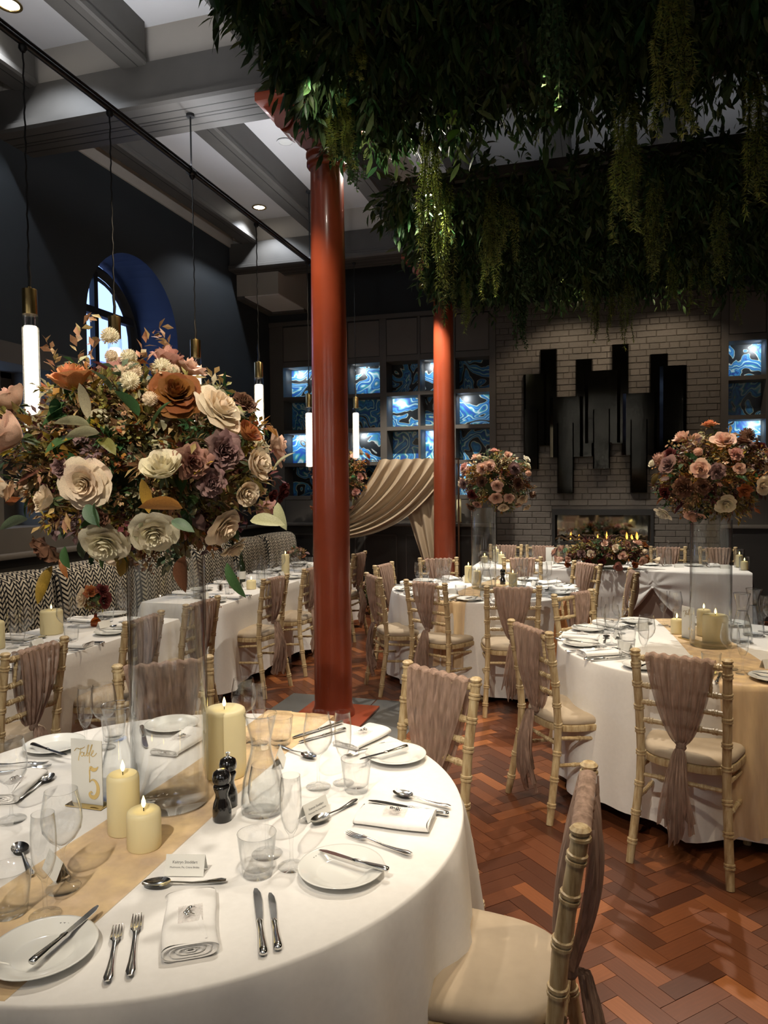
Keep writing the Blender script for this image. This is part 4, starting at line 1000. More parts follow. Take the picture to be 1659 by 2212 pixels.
def make_chair():
    t = thing('banquet_chair', '', 'chair')
    for me in CM['back_post']: obj('back_post', me, t)
    for me in CM['front_leg']: obj('front_leg', me, t)
    obj('top_rail', CM['top_rail'], t)
    for me in CM['back_rail']: obj('back_rail', me, t)
    for me in CM['spindle']: obj('spindle', me, t)
    obj('seat_frame', CM['seat_frame'], t); obj('seat_pad', CM['seat_pad'], t)
    for me in CM['stretcher']: obj('stretcher', me, t)
    s = obj('sash', SASH[0][0], t); obj('knot', SASH[0][1], s); obj('tail', SASH[0][2], s)
    return t
chair0 = make_chair(); chair_used = []
def place_chair(mx, my, rz, label, group, sv=0):
    """mx,my: point under the middle of the top rail; rz: heading of the chair's own +y less 90"""
    a = radians(rz)
    if not chair_used: t = chair0; chair_used.append(1)
    else: t = copy_tree(chair0)
    t.location = (mx-(-.25)*-sin(a)*1.0*-1*-1, my+.25*cos(a), 0) if False else (mx-sin(a)*.25, my+cos(a)*.25, 0)
    t.rotation_euler = (0, 0, a); tag(t, label, 'chair', group)
    for ch in t.children:
        if ch.name.startswith('sash'):
            ch.data = SASH[sv][0]
            for g in ch.children: g.data = SASH[sv][1] if g.name.startswith('knot') else SASH[sv][2]
    return t
G5, G4, G3, GT, GB = 'chairs at the pepper mill table', 'chairs at the high chair table', 'chairs at the middle round table', 'chairs behind the top table', 'chairs along the banquette tables'
for mx, my, rz, lab, g, sv in (
    (.32, 3.19, -19, 'limewashed bamboo-style chair over whose back the peach runner end of table 4 shows', G4, 2),
    (-.33, 3.67, -54, 'limewashed bamboo-style chair at table 4 with a billowing sash tail over the parquet aisle', G4, 4),
    (-.58, 2.71, 148, 'limewashed bamboo-style chair at table 5 between the red column and the aisle', G5, 5),
    (-.03, 1.70, 88, 'limewashed bamboo-style chair pushed in at table 5, seen edge-on over the parquet', G5, 5),
    (-1.70, 2.58, 221, 'limewashed bamboo-style chair at table 5 seen behind the tall glass vase', G5, 5),
    (-2.44, 2.70, 90, 'limewashed bamboo-style chair at the banquette table with the thick candle and amber bud vase', GB, 0),
    (-2.40, 3.46, 94, 'limewashed bamboo-style chair at the banquette table, seen past the rim of the tall glass vase', GB, 0),
    (-2.38, 4.04, 88, 'limewashed bamboo-style chair beside the gap between two banquette tables', GB, 2),
    (-2.44, 5.25, 84, 'limewashed bamboo-style chair with seat turned out at the banquette table by the short candle', GB, 1),
    (-2.41, 5.95, 88, 'limewashed bamboo-style chair half hidden by the near red column', GB, 0),
    (-2.41, 6.66, 88, 'limewashed bamboo-style chair wholly behind the near red column', GB, 1),
    (-2.44, 7.35, 88, 'limewashed bamboo-style chair at the far end of the banquette, before the drape', GB, 0),
    (-1.87, 6.33, 261, 'limewashed bamboo-style chair at the middle round table, nearest the drape', G3, 2),
    (-1.71, 5.49, -56, 'limewashed bamboo-style chair seen from its side beside the near red column', G3, 0),
    (-1.22, 5.20, -25, 'limewashed bamboo-style chair with see-through hourglass sash at the middle round table', G3, 1),
    (-.57, 5.08, 12, 'limewashed bamboo-style chair with wide sash at the middle round table', G3, 2),
    (-.16, 4.89, 232, 'pale limewashed chair with bare spindles beside its sash, facing table 4', G4, 3),
    (-.10, 6.77, 130, 'limewashed bamboo-style chair between the middle round table and the top table', G3, 0),
    (.27, 6.22, 96, 'limewashed bamboo-style chair standing edge-on before the top table cloth', G3, 1),
    (-1.50, 6.96, 202, 'limewashed bamboo-style chair at the middle round table in front of the far column', G3, 2),
    (-.71, 7.15, 198, 'limewashed bamboo-style chair between the middle table and the top table end', G3, 0),
):
    place_chair(mx, my, rz, lab, g, sv)
for x in (-1.05, -.62, -.17, .28, .74, 1.25):
    place_chair(x, 8.66+random.uniform(-.03, .03), 180+random.uniform(-4, 4), 'limewashed bamboo-style chair with dusty pink sash behind the top table', GT, random.choice((0, 2)))

# ------------------------------------------------------------------ tables and cloths
TZ = 0.74
def round_table(cx, cy, r, label, clabel, seed, hem=.03, folds=11, gtab='round banquet tables'):
    t = thing('round_table', label, 'table', (cx, cy, 0), 0)
    obj('tabletop', MB().lathe([(.0, TZ-.028), (r-.012, TZ-.028), (r-.006, TZ-.022), (r-.006, TZ-.008), (r-.012, TZ-.004), (0, TZ-.004)], 48).mesh('tabletop', 'warm_wood', 40), t)
    for k in range(4):
        a = pi/4+k*pi/2; x, y = .5*r*cos(a), .5*r*sin(a)
        obj('leg', MB().tube([(x, y, TZ-.03), (x*1.1, y*1.1, 0)], .016, 8).mesh('leg', 'steel', 50), t)
    rng = random.Random(seed); ph = [rng.uniform(0, 6.28) for _ in range(5)]
    def cl(u, v):
        a = 2*pi*u
        if v < .25: rr = r*v/.25; return (rr*cos(a), rr*sin(a), TZ)
        if v < .30:
            q = (v-.25)/.05*pi/2; return ((r+.006*sin(q))*cos(a), (r+.006*sin(q))*sin(a), TZ-.010*(1-cos(q)))
        s = (v-.30)/.70
        fo = (1-2*abs(sin(a*folds*.5+ph[0]+.7*sin(a*3+ph[1])))**1.0)*.65+.35*sin(a*(folds*2+3)+ph[2])
        rr = r+.006+.012*s+(.046+.046*fo)*s**.62+.02*fo*s
        z = TZ-.010-(TZ-.010-hem-.025*(1+sin(a*5+ph[3]))*.5)*s
        return (rr*cos(a), rr*sin(a), z)
    n, m = 132, 44
    vs = [(0, 0, TZ)]; fs = []
    rows = [j/m for j in range(1, m+1)]
    for v in rows: vs += [cl(i/n, v) for i in range(n)]
    for i in range(n): fs.append((0, 1+i, 1+(i+1) % n))
    for j in range(len(rows)-1):
        for i in range(n): a, b = 1+j*n+i, 1+j*n+(i+1) % n; fs.append((a, a+n, b+n, b))
    c_ = obj('tablecloth', fixnormals(MB().add(vs, fs).mesh('tablecloth', 'linen_white', 180)), None, (cx, cy, 0))
    tag(c_, clabel, 'tablecloth')
    return t
T5, T4, T3 = (-1.14, 1.77, .80), (.58, 4.25, .80), (-.94, 6.20, .78)
round_table(*T5, 'round banquet table set with black pepper mills, under a white cloth', 'white floor-length cloth under the black pepper mills and the peach runner', 1, .02, 13)
round_table(*T4, 'round banquet table next to the wooden high chair, under a white cloth', 'white floor-length round cloth next to the wooden high chair', 2, .06, 7)
round_table(*T3, 'round banquet table between the columns and the top table, under a white cloth', 'white floor-length cloth on the middle round table before the chimney', 3, .03, 8)

def rect_cloth(cx, cy, hx, hy, hem, seed, flare=.05, folds=.03, nper=220, sides=(1, 1, 1, 1)):
    rng = random.Random(seed); ph = [rng.uniform(0, 6.28) for _ in range(4)]
    rc = .035; pts = []
    per = []
    def arc(x, y, a0): return [(x+rc*cos(a0+k*pi/10), y+rc*sin(a0+k*pi/10), a0+k*pi/10) for k in range(6)]
    def line(p, q, nrm, n): return [(p[0]+(q[0]-p[0])*i/n, p[1]+(q[1]-p[1])*i/n, nrm) for i in range(1, n)]
    X, Y = hx-rc, hy-rc; nl = lambda d: max(6, int(d/.035))
    per += arc(X, Y, 0)+line((X, hy), (-X, hy), pi/2, nl(2*X))+arc(-X, Y, pi/2)+line((-hx, Y), (-hx, -Y), pi, nl(2*Y))+arc(-X, -Y, pi)+line((-X, -hy), (X, -hy), 3*pi/2, nl(2*X))+arc(X, -Y, 3*pi/2)+line((hx, -Y), (hx, Y), 2*pi, nl(2*Y))
    n = len(per); m = 18; vs = []; fs = []
    for j in range(m+1):
        s = j/m
        for i, (x, y, a) in enumerate(per):
            cor = max(0, 1-min(hypot(abs(x)-hx, abs(y)-hy)/.16, 1))
            out = .004+(flare*(.3+cor*1.7)+folds*(sin(i*.42+ph[0])+.5*sin(i*.9+ph[1])))*s**1.3*(.55+.9*cor)
            z = TZ-.004*(1-(1-s)**2)-(TZ-hem-.03*cor*0)*s
            if j == 0: out, z = -.008, TZ
            vs.append((x+out*cos(a), y+out*sin(a), z))
    for j in range(m):
        for i in range(n): a, b = j*n+i, j*n+(i+1) % n; fs.append((a, a+n, b+n, b))
    fs.append(tuple(range(n)))
    return fixnormals(MB().add(vs, fs).mesh('tablecloth', 'linen_white', 60))
def rect_table(name, cx, cy, hx, hy, label, clabel, seed, **kw):
    t = thing(name, label, 'table', (cx, cy, 0))
    obj('tabletop', bevbox('tabletop', (-hx+.01, hx-.01, -hy+.01, hy-.01, TZ-.03, TZ-.005), 'warm_wood', .004), t)
    for sx in (-1, 1):
        for sy in (-1, 1): obj('leg', MB().tube([(sx*(hx-.08), sy*(hy-.1), TZ-.03), (sx*(hx-.08), sy*(hy-.1), 0)], .02, 8).mesh('leg', 'steel', 50), t)
    c_ = obj('tablecloth', rect_cloth(cx, cy, hx, hy, kw.pop('hem', .04), seed, **kw), None, (cx, cy, 0)); tag(c_, clabel, 'tablecloth')
BQ = [(2.55, 4.32), (4.86, 6.36), (6.40, 7.95)]
BQX0, BQX1 = -3.42, -2.70
for (y0, y1), lab, clab in zip(BQ, ('long banquette table set with the thick candle and amber bud vase', 'long banquette table with the short candle and menu block', 'long banquette table with the globe flower vase'),
                               ('white cloth on the banquette table with the amber bud vase', 'white cloth with a flared pointed corner on the banquette table by the short candle', 'white cloth on the banquette table with the globe flower vase')):
    rect_table('banquette_table', (BQX0+BQX1)/2, (y0+y1)/2, (BQX1-BQX0)/2, (y1-y0)/2, lab, clab, int(y0*10), hem=.10)
# banquette bench and back cushions along the left wall
def cushion(y0, y1, label):
    t = thing('banquette_cushion', label, 'banquette', (-3.95, (y0+y1)/2, .4515), 0, 'banquette back cushions'); h = (y1-y0)/2
    prof = [(-.13, 0), (.10, 0), (.135, .02), (.15, .08), (.15, .30), (.135, .46), (.115, .535), (.075, .575), (.02, .585), (-.06, .58), (-.11, .56), (-.13, .52)]
    n = len(prof); ny = 14; vs = []; fs = []
    for j in range(ny+1):
        u = j/ny; y = -h+2*h*u; e = min(u, 1-u)*2*h; k = 1-.35*max(0, 1-e/.05)**2
        puff = .018*sin(pi*u)
        for x, z in prof: vs.append((x*k+(puff if x > .1 else 0), y, z*(1-.05*max(0, 1-e/.05)**2)+(puff*.6 if z > .5 else 0)))
    for j in range(ny):
        for i in range(n): a, b = j*n+i, j*n+(i+1) % n; fs.append((a, b, b+n, a+n))
    fs += [tuple(range(n)), tuple(range(ny*n, ny*n+n))[::-1]]
    me = fixnormals(MB().add(vs, fs).mesh('cushion', 'chevron_fabric', 50))
    uv = me.uv_layers.new(name='UVMap')
    for p in me.polygons:
        for li in p.loop_indices:
            c = me.vertices[me.loops[li].vertex_index].co
            if abs(p.normal.y) > .8: uv.data[li].uv = (c.x, c.z)
            elif p.normal.z > .6: uv.data[li].uv = (c.y+3*y0, .58+(.1-c.x))
            else: uv.data[li].uv = (c.y+3*y0, c.z)
    obj('cushion', me, t)
    obj('piping', MB().tube([(.15, -h+.004, .02), (.15, -h+.004, .30), (.115, -h+.004, .535), (.02, -h+.004, .585)], .006, 6).mesh('piping', 'black_matte', 60), t)
for i, (a, b) in enumerate(((2.4, 3.42), (3.44, 4.46), (4.48, 5.43), (5.45, 6.38), (6.40, 7.18), (7.20, 7.97), (7.99, 8.93))):
    cushion(a, b, 'black and cream zigzag banquette back cushion '+('at the row end far from the blue shelving', 'under the stained glass slot', 'behind the amber bud vase table', 'under the arched window', 'behind the menu block table', 'next to last before the corner', 'at the corner by the blue shelving')[i])
t = thing('banquette_bench', 'dark banquette bench base along the left wall', 'bench', (-3.75, 5.65, 0))
obj('seat', bevbox('seat', (-.20, .32, -3.3, 3.28, .36, .45), 'chevron_fabric', .02), t); obj('plinth', boxmesh('plinth', (-.25, .27, -3.3, 3.28, 0, .36), 'taupe_dark'), t)
obj('back_board', boxmesh('back_board', (-.60, -.33, -3.3, 3.28, 0, .44), 'taupe_dark'), t)

# top table with its gathered front
TX0, TX1, TY0, TY1 = -1.30, 1.42, 7.78, 8.45
t = thing('top_table', 'long top table before the brick chimney', 'table', ((TX0+TX1)/2, (TY0+TY1)/2, 0)); hx, hy = (TX1-TX0)/2, (TY1-TY0)/2
obj('tabletop', bevbox('tabletop', (-hx+.01, hx-.01, -hy+.01, hy-.01, TZ-.03, TZ-.005), 'warm_wood', .004), t)
for sx in (-1, 0, 1):
    for sy in (-1, 1): obj('leg', MB().tube([(sx*(hx-.1), sy*(hy-.1), TZ-.03), (sx*(hx-.1), sy*(hy-.1), 0)], .02, 8).mesh('leg', 'steel', 50), t)
c_ = obj('under_cloth', rect_cloth(0, 0, hx-.005, hy-.005, .02, 77, flare=.02, folds=.012), None, ((TX0+TX1)/2, (TY0+TY1)/2, -.006)); c_.data.materials.clear(); c_.data.materials.append(MATS['underskirt'])
tag(c_, 'beige underskirt hanging below the gathered white cloth of the top table', 'tablecloth')
# swagged overcloth: gathers lifted at two points on the front edge
GX = [-.62, .52]
def over(u, v):
    """u along the front from left to right, v from back edge over the top and down the front"""
    x = -hx-.012+(2*hx+.024)*u
    if v < .35: y = hy-(2*hy+.02)*v/.35; return (x, y, TZ+.003)
    s = (v-.35)/.65
    X = x+(TX0+TX1)/2
    g = [min(1, abs(X-q)/.55) for q in GX]; k = min(g)
    drop = (.17+.36*sin(pi/2*min(1, k*1.15))**1.0)
    near = min(GX, key=lambda q: abs(X-q)); pull = (1-k)**2
    d = hypot(X-near, (TZ-.16-(TZ-drop*s))*1.3)+.02
    fold = .020*sin(10*atan2(TZ-.15-(TZ-drop*s), X-near))*min(1, d/.15)*s*(1-.5*k)
    return (x*1.0-(X-near)*pull*.35*s, -hy-.012-.02*s+fold, TZ+.003-drop*s)
me = MB().grid(over, 150, 34).mesh('swagged_cloth', 'linen_white', 180)
c_ = obj('swagged_cloth', me, None, ((TX0+TX1)/2, (TY0+TY1)/2, 0)); tag(c_, 'white top table cloth gathered up into swags along its front', 'tablecloth')
def side(sx):
    def f(u, v):
        y = -hy+2*hy*u; dr = .62*v*(1-.12*u); return (sx*(hx+.012+.05*v+.015*sin(u*14)*v+.03*v*(1-u)), y-.0*v, TZ+.003-dr)
    return f
obj('side_fall', MB().grid(side(1), 24, 14).mesh('side_fall', 'linen_white', 180), c_); obj('side_fall', MB().grid(side(-1), 24, 14).mesh('side_fall', 'linen_white', 180), c_)
for q in GX:
    b = obj('gather_brooch', MB().lathe([(0, .012), (.012, .010), (.016, 0), (.012, -.01), (0, -.012)], 12, Matrix.Translation((q-(TX0+TX1)/2, -hy-.035, TZ-.165))).mesh('gather_brooch', 'linen_white', 60), c_)

# wooden high chair tucked behind table 4
t = thing('high_chair', 'brown wooden high chair between the middle table and table 4', 'high chair', (-.11, 5.30, 0), radians(-20))
for s in (-1, 1):
    obj('side_leg', MB().prism([(-.17, 0), (-.12, 0), (-.02, .62), (-.06, .76), (-.11, .76)], s*.2-.012, s*.2+.012).mesh('side_leg', 'warm_wood', None), t)
    obj('side_leg', MB().prism([(.20, 0), (.25, 0), (.08, .62), (.02, .62)], s*.2-.012, s*.2+.012).mesh('side_leg', 'warm_wood', None), t)
obj('back_board', MB().prism([(-.19, 0), (.19, 0), (.19, .05), (.14, .11), (-.14, .11), (-.19, .05)], -.011, .011, Matrix.Translation((-.08, 0, .70)) @ Matrix.Rotation(pi/2, 4, 'Z')).mesh('back_board', 'warm_wood', None), t)
obj('seat', bevbox('seat', (-.09, .12, -.188, .188, .50, .52), 'warm_wood', .003), t); obj('foot_rail', MB().box(.14, .17, -.188, .188, .2, .24).mesh('foot_rail', 'warm_wood', None), t)
obj('tray_bar', MB().box(.03, .06, -.188, .188, .58, .61).mesh('tray_bar', 'warm_wood', None), t)

# ------------------------------------------------------------------ tableware meshes
TT = TZ+.0022
def text_mesh(s, size, mat, name='lettering', shear=0.0):
    cu = bpy.data.curves.new('t', 'FONT'); cu.body = s; cu.size = size; cu.align_x = 'CENTER'; cu.shear = shear; cu.resolution_u = 2
    o = bpy.data.objects.new('t', cu); C.objects.link(o); dg = bpy.context.evaluated_depsgraph_get(); dg.update()
    me = bpy.data.meshes.new_from_object(o.evaluated_get(dg)); me.name = name
    bpy.data.objects.remove(o); bpy.data.curves.remove(cu)
    me.materials.clear(); me.materials.append(MATS[mat]); return me
def ribbon(mb, pts, w, th=.0016, y=0.0):
    """flat stroke in the x,z plane, standing off along -y"""
    pts = [Vector((p[0], 0, p[1])) for p in pts]; k = len(pts); w = w if hasattr(w, '__len__') else [w]*k; vs = []; fs = []
    for j in range(k):
        t = (pts[min(j+1, k-1)]-pts[max(j-1, 0)]).normalized(); n = Vector((-t.z, 0, t.x))*w[j]/2
        vs += [pts[j]+n+Vector((0, y, 0)), pts[j]-n+Vector((0, y, 0)), pts[j]+n+Vector((0, y-th, 0)), pts[j]-n+Vector((0, y-th, 0))]
    for j in range(k-1):
        a = j*4; fs += [(a, a+1, a+5, a+4), (a+2, a+6, a+7, a+3), (a, a+4, a+6, a+2), (a+1, a+3, a+7, a+5)]
    mb.add(vs, fs); return mb
def spline(P, n=6):
    out = []
    for i in range(len(P)-1):
        p0, p1, p2, p3 = P[max(i-1, 0)], P[i], P[i+1], P[min(i+2, len(P)-1)]
        for k in range(n):
            t = k/n; out.append(tuple(.5*((2*p1[a])+(-p0[a]+p2[a])*t+(2*p0[a]-5*p1[a]+4*p2[a]-p3[a])*t*t+(-p0[a]+3*p1[a]-3*p2[a]+p3[a])*t**3) for a in (0, 1)))
    return out+[P[-1]]
GLM = {}
GLM['wine'] = MB().lathe([(.0, .0), (.036, .0), (.037, .002), (.034, .004), (.012, .008), (.0045, .016), (.0038, .05), (.0042, .085), (.010, .096), (.028, .112), (.040, .132), (.0435, .152), (.041, .180), (.034, .218), (.0345, .2185), (.0332, .219), (.0325, .2175), (.0395, .180), (.042, .152), (.0385, .133), (.0265, .1135), (.009, .099), (.0, .097)], 28).mesh('wine_glass', 'glass_clear', 180)
GLM['flute'] = MB().lathe([(.0, .0), (.031, .0), (.032, .002), (.028, .004), (.010, .008), (.0042, .016), (.0038, .05), (.006, .075), (.016, .092), (.023, .115), (.0255, .145), (.0250, .180), (.0225, .213), (.0228, .214), (.0215, .214), (.0238, .180), (.0242, .145), (.0217, .116), (.0148, .094), (.004, .080), (.0, .079)], 24).mesh('champagne_flute', 'glass_clear', 180)
GLM['tumbler'] = MB().lathe([(.0, .0), (.032, .0), (.034, .003), (.040, .055), (.0445, .094), (.0448, .0952), (.0425, .0952), (.0385, .055), (.0335, .020), (.0300, .016), (.0, .015)], 28).mesh('tumbler', 'glass_clear', 180)
GLM['carafe'] = MB().lathe([(.0, .0), (.052, .0), (.056, .004), (.056, .030), (.050, .085), (.040, .125), (.030, .160), (.0265, .185), (.0270, .195), (.034, .225), (.0430, .262), (.0445, .266), (.0440, .269), (.0405, .262), (.0315, .225), (.0245, .195), (.0240, .185), (.0275, .160), (.0375, .125), (.0475, .085), (.0535, .030), (.052, .008), (.0, .006)], 30).mesh('carafe_glass', 'glass_clear', 180)
GLM['carafe_water'] = MB().lathe([(.0, .007), (.0518, .009), (.0530, .030), (.0470, .085), (.0370, .125), (.0270, .160), (.0255, .172), (.0, .172)], 26).mesh('carafe_water', 'water', 60)
GLM['bottle'] = MB().lathe([(.0, .0), (.036, .0), (.040, .004), (.040, .13), (.036, .165), (.022, .195), (.0145, .215), (.0135, .255), (.016, .258), (.016, .272), (.0135, .274), (.0115, .272), (.0115, .215), (.019, .193), (.033, .163), (.037, .13), (.037, .008), (.0, .006)], 26).mesh('bottle_glass', 'glass_clear', 180)
GLM['bottle_water'] = MB().lathe([(.0, .007), (.0365, .009), (.0365, .13), (.0325, .163), (.025, .183), (.0, .183)], 22).mesh('bottle_water', 'water', 60)
GLM['plate'] = MB().lathe([(.0, .0), (.052, .0), (.056, .003), (.068, .009), (.094, .0155), (.0985, .0178), (.0980, .0195), (.0940, .0185), (.068, .0125), (.058, .0065), (.052, .0055), (.0, .0050)], 44).mesh('plate_body', 'porcelain', 180)
def candle_mesh(r, h):
    return MB().lathe([(.0, 0), (r*.96, 0), (r, .004), (r, h-.012), (r*.96, h-.004), (r*.86, h), (r*.5, h-.004), (.0, h-.006)], 32).mesh('candle_wax', 'ivory_wax', 60)
FLAME = MB().lathe([(.0, 0), (.0035, .004), (.0055, .010), (.0045, .018), (.002, .026), (.0, .031)], 10).mesh('flame', 'flame', 180)
WICK = MB().tube([(0, 0, -.004), (0, 0, .008)], .0012, 5).mesh('wick', 'black_matte', None)
def put(name, me, label, cat, loc, rz=0, group=None):
    return tag(obj(name, me, None, loc, (0, 0, rz)), label, cat, group)
def candle(loc, r, h, label, group=None):
    occupy(loc, r+.003)
    t = thing('pillar_candle', label, 'candle', loc, 0, group)
    b = obj('wax_body', candle_mesh(r, h), t); obj('wick', WICK, t, (0, 0, h)); obj('flame', FLAME, t, (0, 0, h+.004)); return t
def carafe(loc, label, group=None):
    occupy(loc, .06)
    t = thing('water_carafe', label, 'carafe', loc, 0, group); obj('glass_body', GLM['carafe'], t); obj('water', GLM['carafe_water'], t)
def bottle(loc, label, group=None):
    occupy(loc, .043)
    t = thing('water_bottle', label, 'bottle', loc, 0, group); obj('glass_body', GLM['bottle'], t); obj('water', GLM['bottle_water'], t)
# cutlery lies along +x, business end at +x
def knife_meshes(l):
    k = l/.235
    bl = MB()
    prof = [(0.0, -.0065), (.02, -.0085), (.07, -.0105), (.10, -.0090), (.118, -.003), (.120, .003), (.105, .0062), (.0, .0060)]
    pts = [(x*k, y*k) for x, y in prof]; n = len(pts)
    bl.add([(x, y, .0035) for x, y in pts]+[(x, y, .0052) for x, y in pts], [tuple(range(n))[::-1], tuple(range(n, 2*n))]+[(i, (i+1) % n, (i+1) % n+n, i+n) for i in range(n)])
    hd = MB().tube([(.002, 0, .0045), (-.004, 0, .0046), (-.010, 0, .0050), (-.016, 0, .0048), (-.06*k, 0, .0058), (-.10*k, 0, .0066), (-.112*k, 0, .0066), (-.115*k, 0, .0066)], [.0046, .0062, .0066, .0050, .0066, .0088, .0080, .003], 10, flat=.72)
    return bl.mesh('knife_blade', 'steel', 30), hd.mesh('knife_handle', 'steel', 60)
def handle_pts(l):
    return [(0, 0, .010), (-.018, 0, .0085), (-.05*l/.2, 0, .0055), (-.085*l/.2, 0, .0060), (-.115*l/.2, 0, .0078), (-.128*l/.2, 0, .0080)]
def fork_meshes(l):
    k = l/.2; hd = MB().tube(handle_pts(l), [.0036, .0034, .0042, .0062, .0088, .0045], 8, flat=.32)
    hd.tube([(0, 0, .010), (.010*k, 0, .0085), (.018*k, 0, .0070)], [.0036, .009, .0115], 8, flat=.16)
    tn = MB()
    for y in (-.0092, -.0031, .0031, .0092): tn.tube([(.016*k, y, .0072), (.030*k, y, .0052), (.048*k, y*.96, .0050), (.064*k, y*.90, .0080)], [.0023, .0020, .0018, .0008], 6, flat=.7)
    return hd.mesh('fork_handle', 'steel', 60), tn.mesh('fork_tines', 'steel', 60)
def spoon_meshes(l):
    k = l/.2; hd = MB().tube(handle_pts(l), [.0034, .0034, .0042, .0062, .0088, .0045], 8, flat=.32)
    def bw(u, v):
        a = 2*pi*u; r = v; x = .032*k+.033*k*r*cos(a); wd = .0205*k*(1-.16*cos(a)); y = wd*r*sin(a); return (x, y, .0035+.0085*r*r+.0012*(1-r))
    b = MB().grid(bw, 24, 6, closed=True); b.grid(lambda u, v: (lambda p: (p[0], p[1], p[2]-.0013))(bw(1-u, v)), 24, 6, closed=True)
    return hd.mesh('spoon_handle', 'steel', 60), b.mesh('spoon_bowl', 'steel', 180)
CUT = {'knife': knife_meshes(.235), 'small_knife': knife_meshes(.20), 'butter_knife': knife_meshes(.19), 'fork': fork_meshes(.205), 'small_fork': fork_meshes(.18), 'spoon': spoon_meshes(.19)}
CPN = {'knife': ('blade', 'handle'), 'small_knife': ('blade', 'handle'), 'butter_knife': ('blade', 'handle'), 'fork': ('handle', 'tines'), 'small_fork': ('handle', 'tines'), 'spoon': ('handle', 'bowl')}
CNM = {'knife': 'dinner_knife', 'small_knife': 'starter_knife', 'butter_knife': 'butter_knife', 'fork': 'dinner_fork', 'small_fork': 'starter_fork', 'spoon': 'dessert_spoon'}
def cutlery(kind, x, y, z, ang, label, group, pitch=0.0):
    nm = CNM[kind]; t = thing(nm, label, kind.split('_')[-1], (x, y, z), ang, group)
    if pitch: t.rotation_euler = (0, pitch, ang)
    for pn, me in zip(CPN[kind], CUT[kind]): obj(pn, me, t)
    return t
def napkin_mesh(l=.205, w=.105, h=.030):
    """cloth folded into a soft flat roll"""
    mb = MB()
    def f(u, v):
        a = 2*pi*u; e = .55; ca, sa = cos(a), sin(a)
        y = (abs(ca)**e)*(1 if ca > 0 else -1)*w/2; z = h/2+(abs(sa)**.8)*(1 if sa > 0 else -1)*h/2
        x = -l/2+l*v+.004*sin(a*2)*(1 if v in (0, 1) else .4); z *= 1-.28*v
        return (x, y*(1-.04*v)+.003*sin(v*5), max(0, z))
    mb.grid(f, 36, 10, closed=True)
    n = 36
    # spiral end of the roll
    for j, (x, s) in enumerate(((-l/2, 1), (l/2, .72))):
        def sp(u, v, x=x, s=s):
            a = 2*pi*1.0*u; r = 1-.9*v; e = .55; ca, sa = cos(a), sin(a); y = (abs(ca)**e)*(1 if ca > 0 else -1)*w/2*r; z = (h/2+(abs(sa)**.8)*(1 if sa > 0 else -1)*h/2*r)*s
            return (x+(-1 if x < 0 else 1)*(.0035*sin(v*22)-.004*v), y, max(0, z))
        mb.grid(sp, 36, 12, closed=True)
    # loose flap
    mb.add([(-l*.46, w*.495, h*.5), (l*.3, w*.47, h*.45), (l*.46, w*.05, h*.78), (-l*.1, -w*.2, h*1.005), (-l*.46, -w*.30, h*1.005)], [(0, 1, 2, 3, 4)])
    return mb.mesh('napkin', 'napkin_white', 50)
NAP = [napkin_mesh(), napkin_mesh(.195, .11, .026)]
BAG = MB().grid(lambda u, v: (-.03+.06*u, -.024+.048*v, .002+.008*sin(pi*u)*sin(pi*v)), 8, 8).mesh('favour_bag', 'organza', 180)
TRK = None
def trinket_mesh():
    mb = MB(); rng = random.Random(3)
    for k in range(7): mb.lathe([(0, -.004), (.0035, -.002), (.004, 0), (.003, .003), (0, .004)], 8, Matrix.Translation((rng.uniform(-.012, .012), rng.uniform(-.010, .010), rng.uniform(.005, .011))))
    mb.tube([(-.014, -.008, .006), (-.004, .010, .010), (.012, .004, .008), (.014, -.009, .006)], .0016, 5); return mb.mesh('trinket', 'steel', 60)
TRK = trinket_mesh()
TXT = [text_mesh('Kaitryn Stoddart', .0085, 'ink'), text_mesh('Mushroom, Pie, Crème Brûlée', .0055, 'ink')]
CARD = MB().add([(-.045, 0, .0), (.045, 0, .0), (.045, .018, .042), (-.045, .018, .042), (.045, .036, 0), (-.045, .036, 0), (-.045, .0006, 0), (.045, .0006, 0), (.045, .018, .0412), (-.045, .018, .0412)], [(0, 1, 2, 3), (3, 2, 4, 5)]).mesh('card', 'card_paper', None)
SCRIB = None
def scribble(mb, P, w, z): return mb
def place_card(x, y, z, ang, label, group, txt=True):
    t = thing('place_card', label, 'place card', (x, y, z), ang, group); obj('folded_card', CARD, t)
    if txt:
        tl = atan2(.042, .018)
        obj('name_line', TXT[0], t, (0, .0100, .0245), (tl, 0, 0)); obj('menu_line', TXT[1], t, (0, .0062, .0155), (tl, 0, 0))
MARK = ribbon(MB(), spline([(-.014, 0), (-.010, .006), (-.008, -.003), (-.004, .003), (0, -.002), (.004, .003), (.008, -.001), (.014, .002)], 4), .0012, .0003).mesh('maker_mark', 'ink', None)
def plate(x, y, z, ang, label, group, mark=True):
    t = thing('side_plate', label, 'plate', (x, y, z), ang, group); obj('dish', GLM['plate'], t)
    if mark: obj('maker_mark', MARK, t, (0, .080, .0150), (-pi/2-.25+.35, 0, 0))
OCC = []; SETTINGS = []
def occupy(p, r): OCC.append((p[0], p[1], r))
def free(x, y, r): return all(hypot(x-a, y-b) > r+c_ for a, b, c_ in OCC)
def setting(*a, **k): SETTINGS.append((a, k))
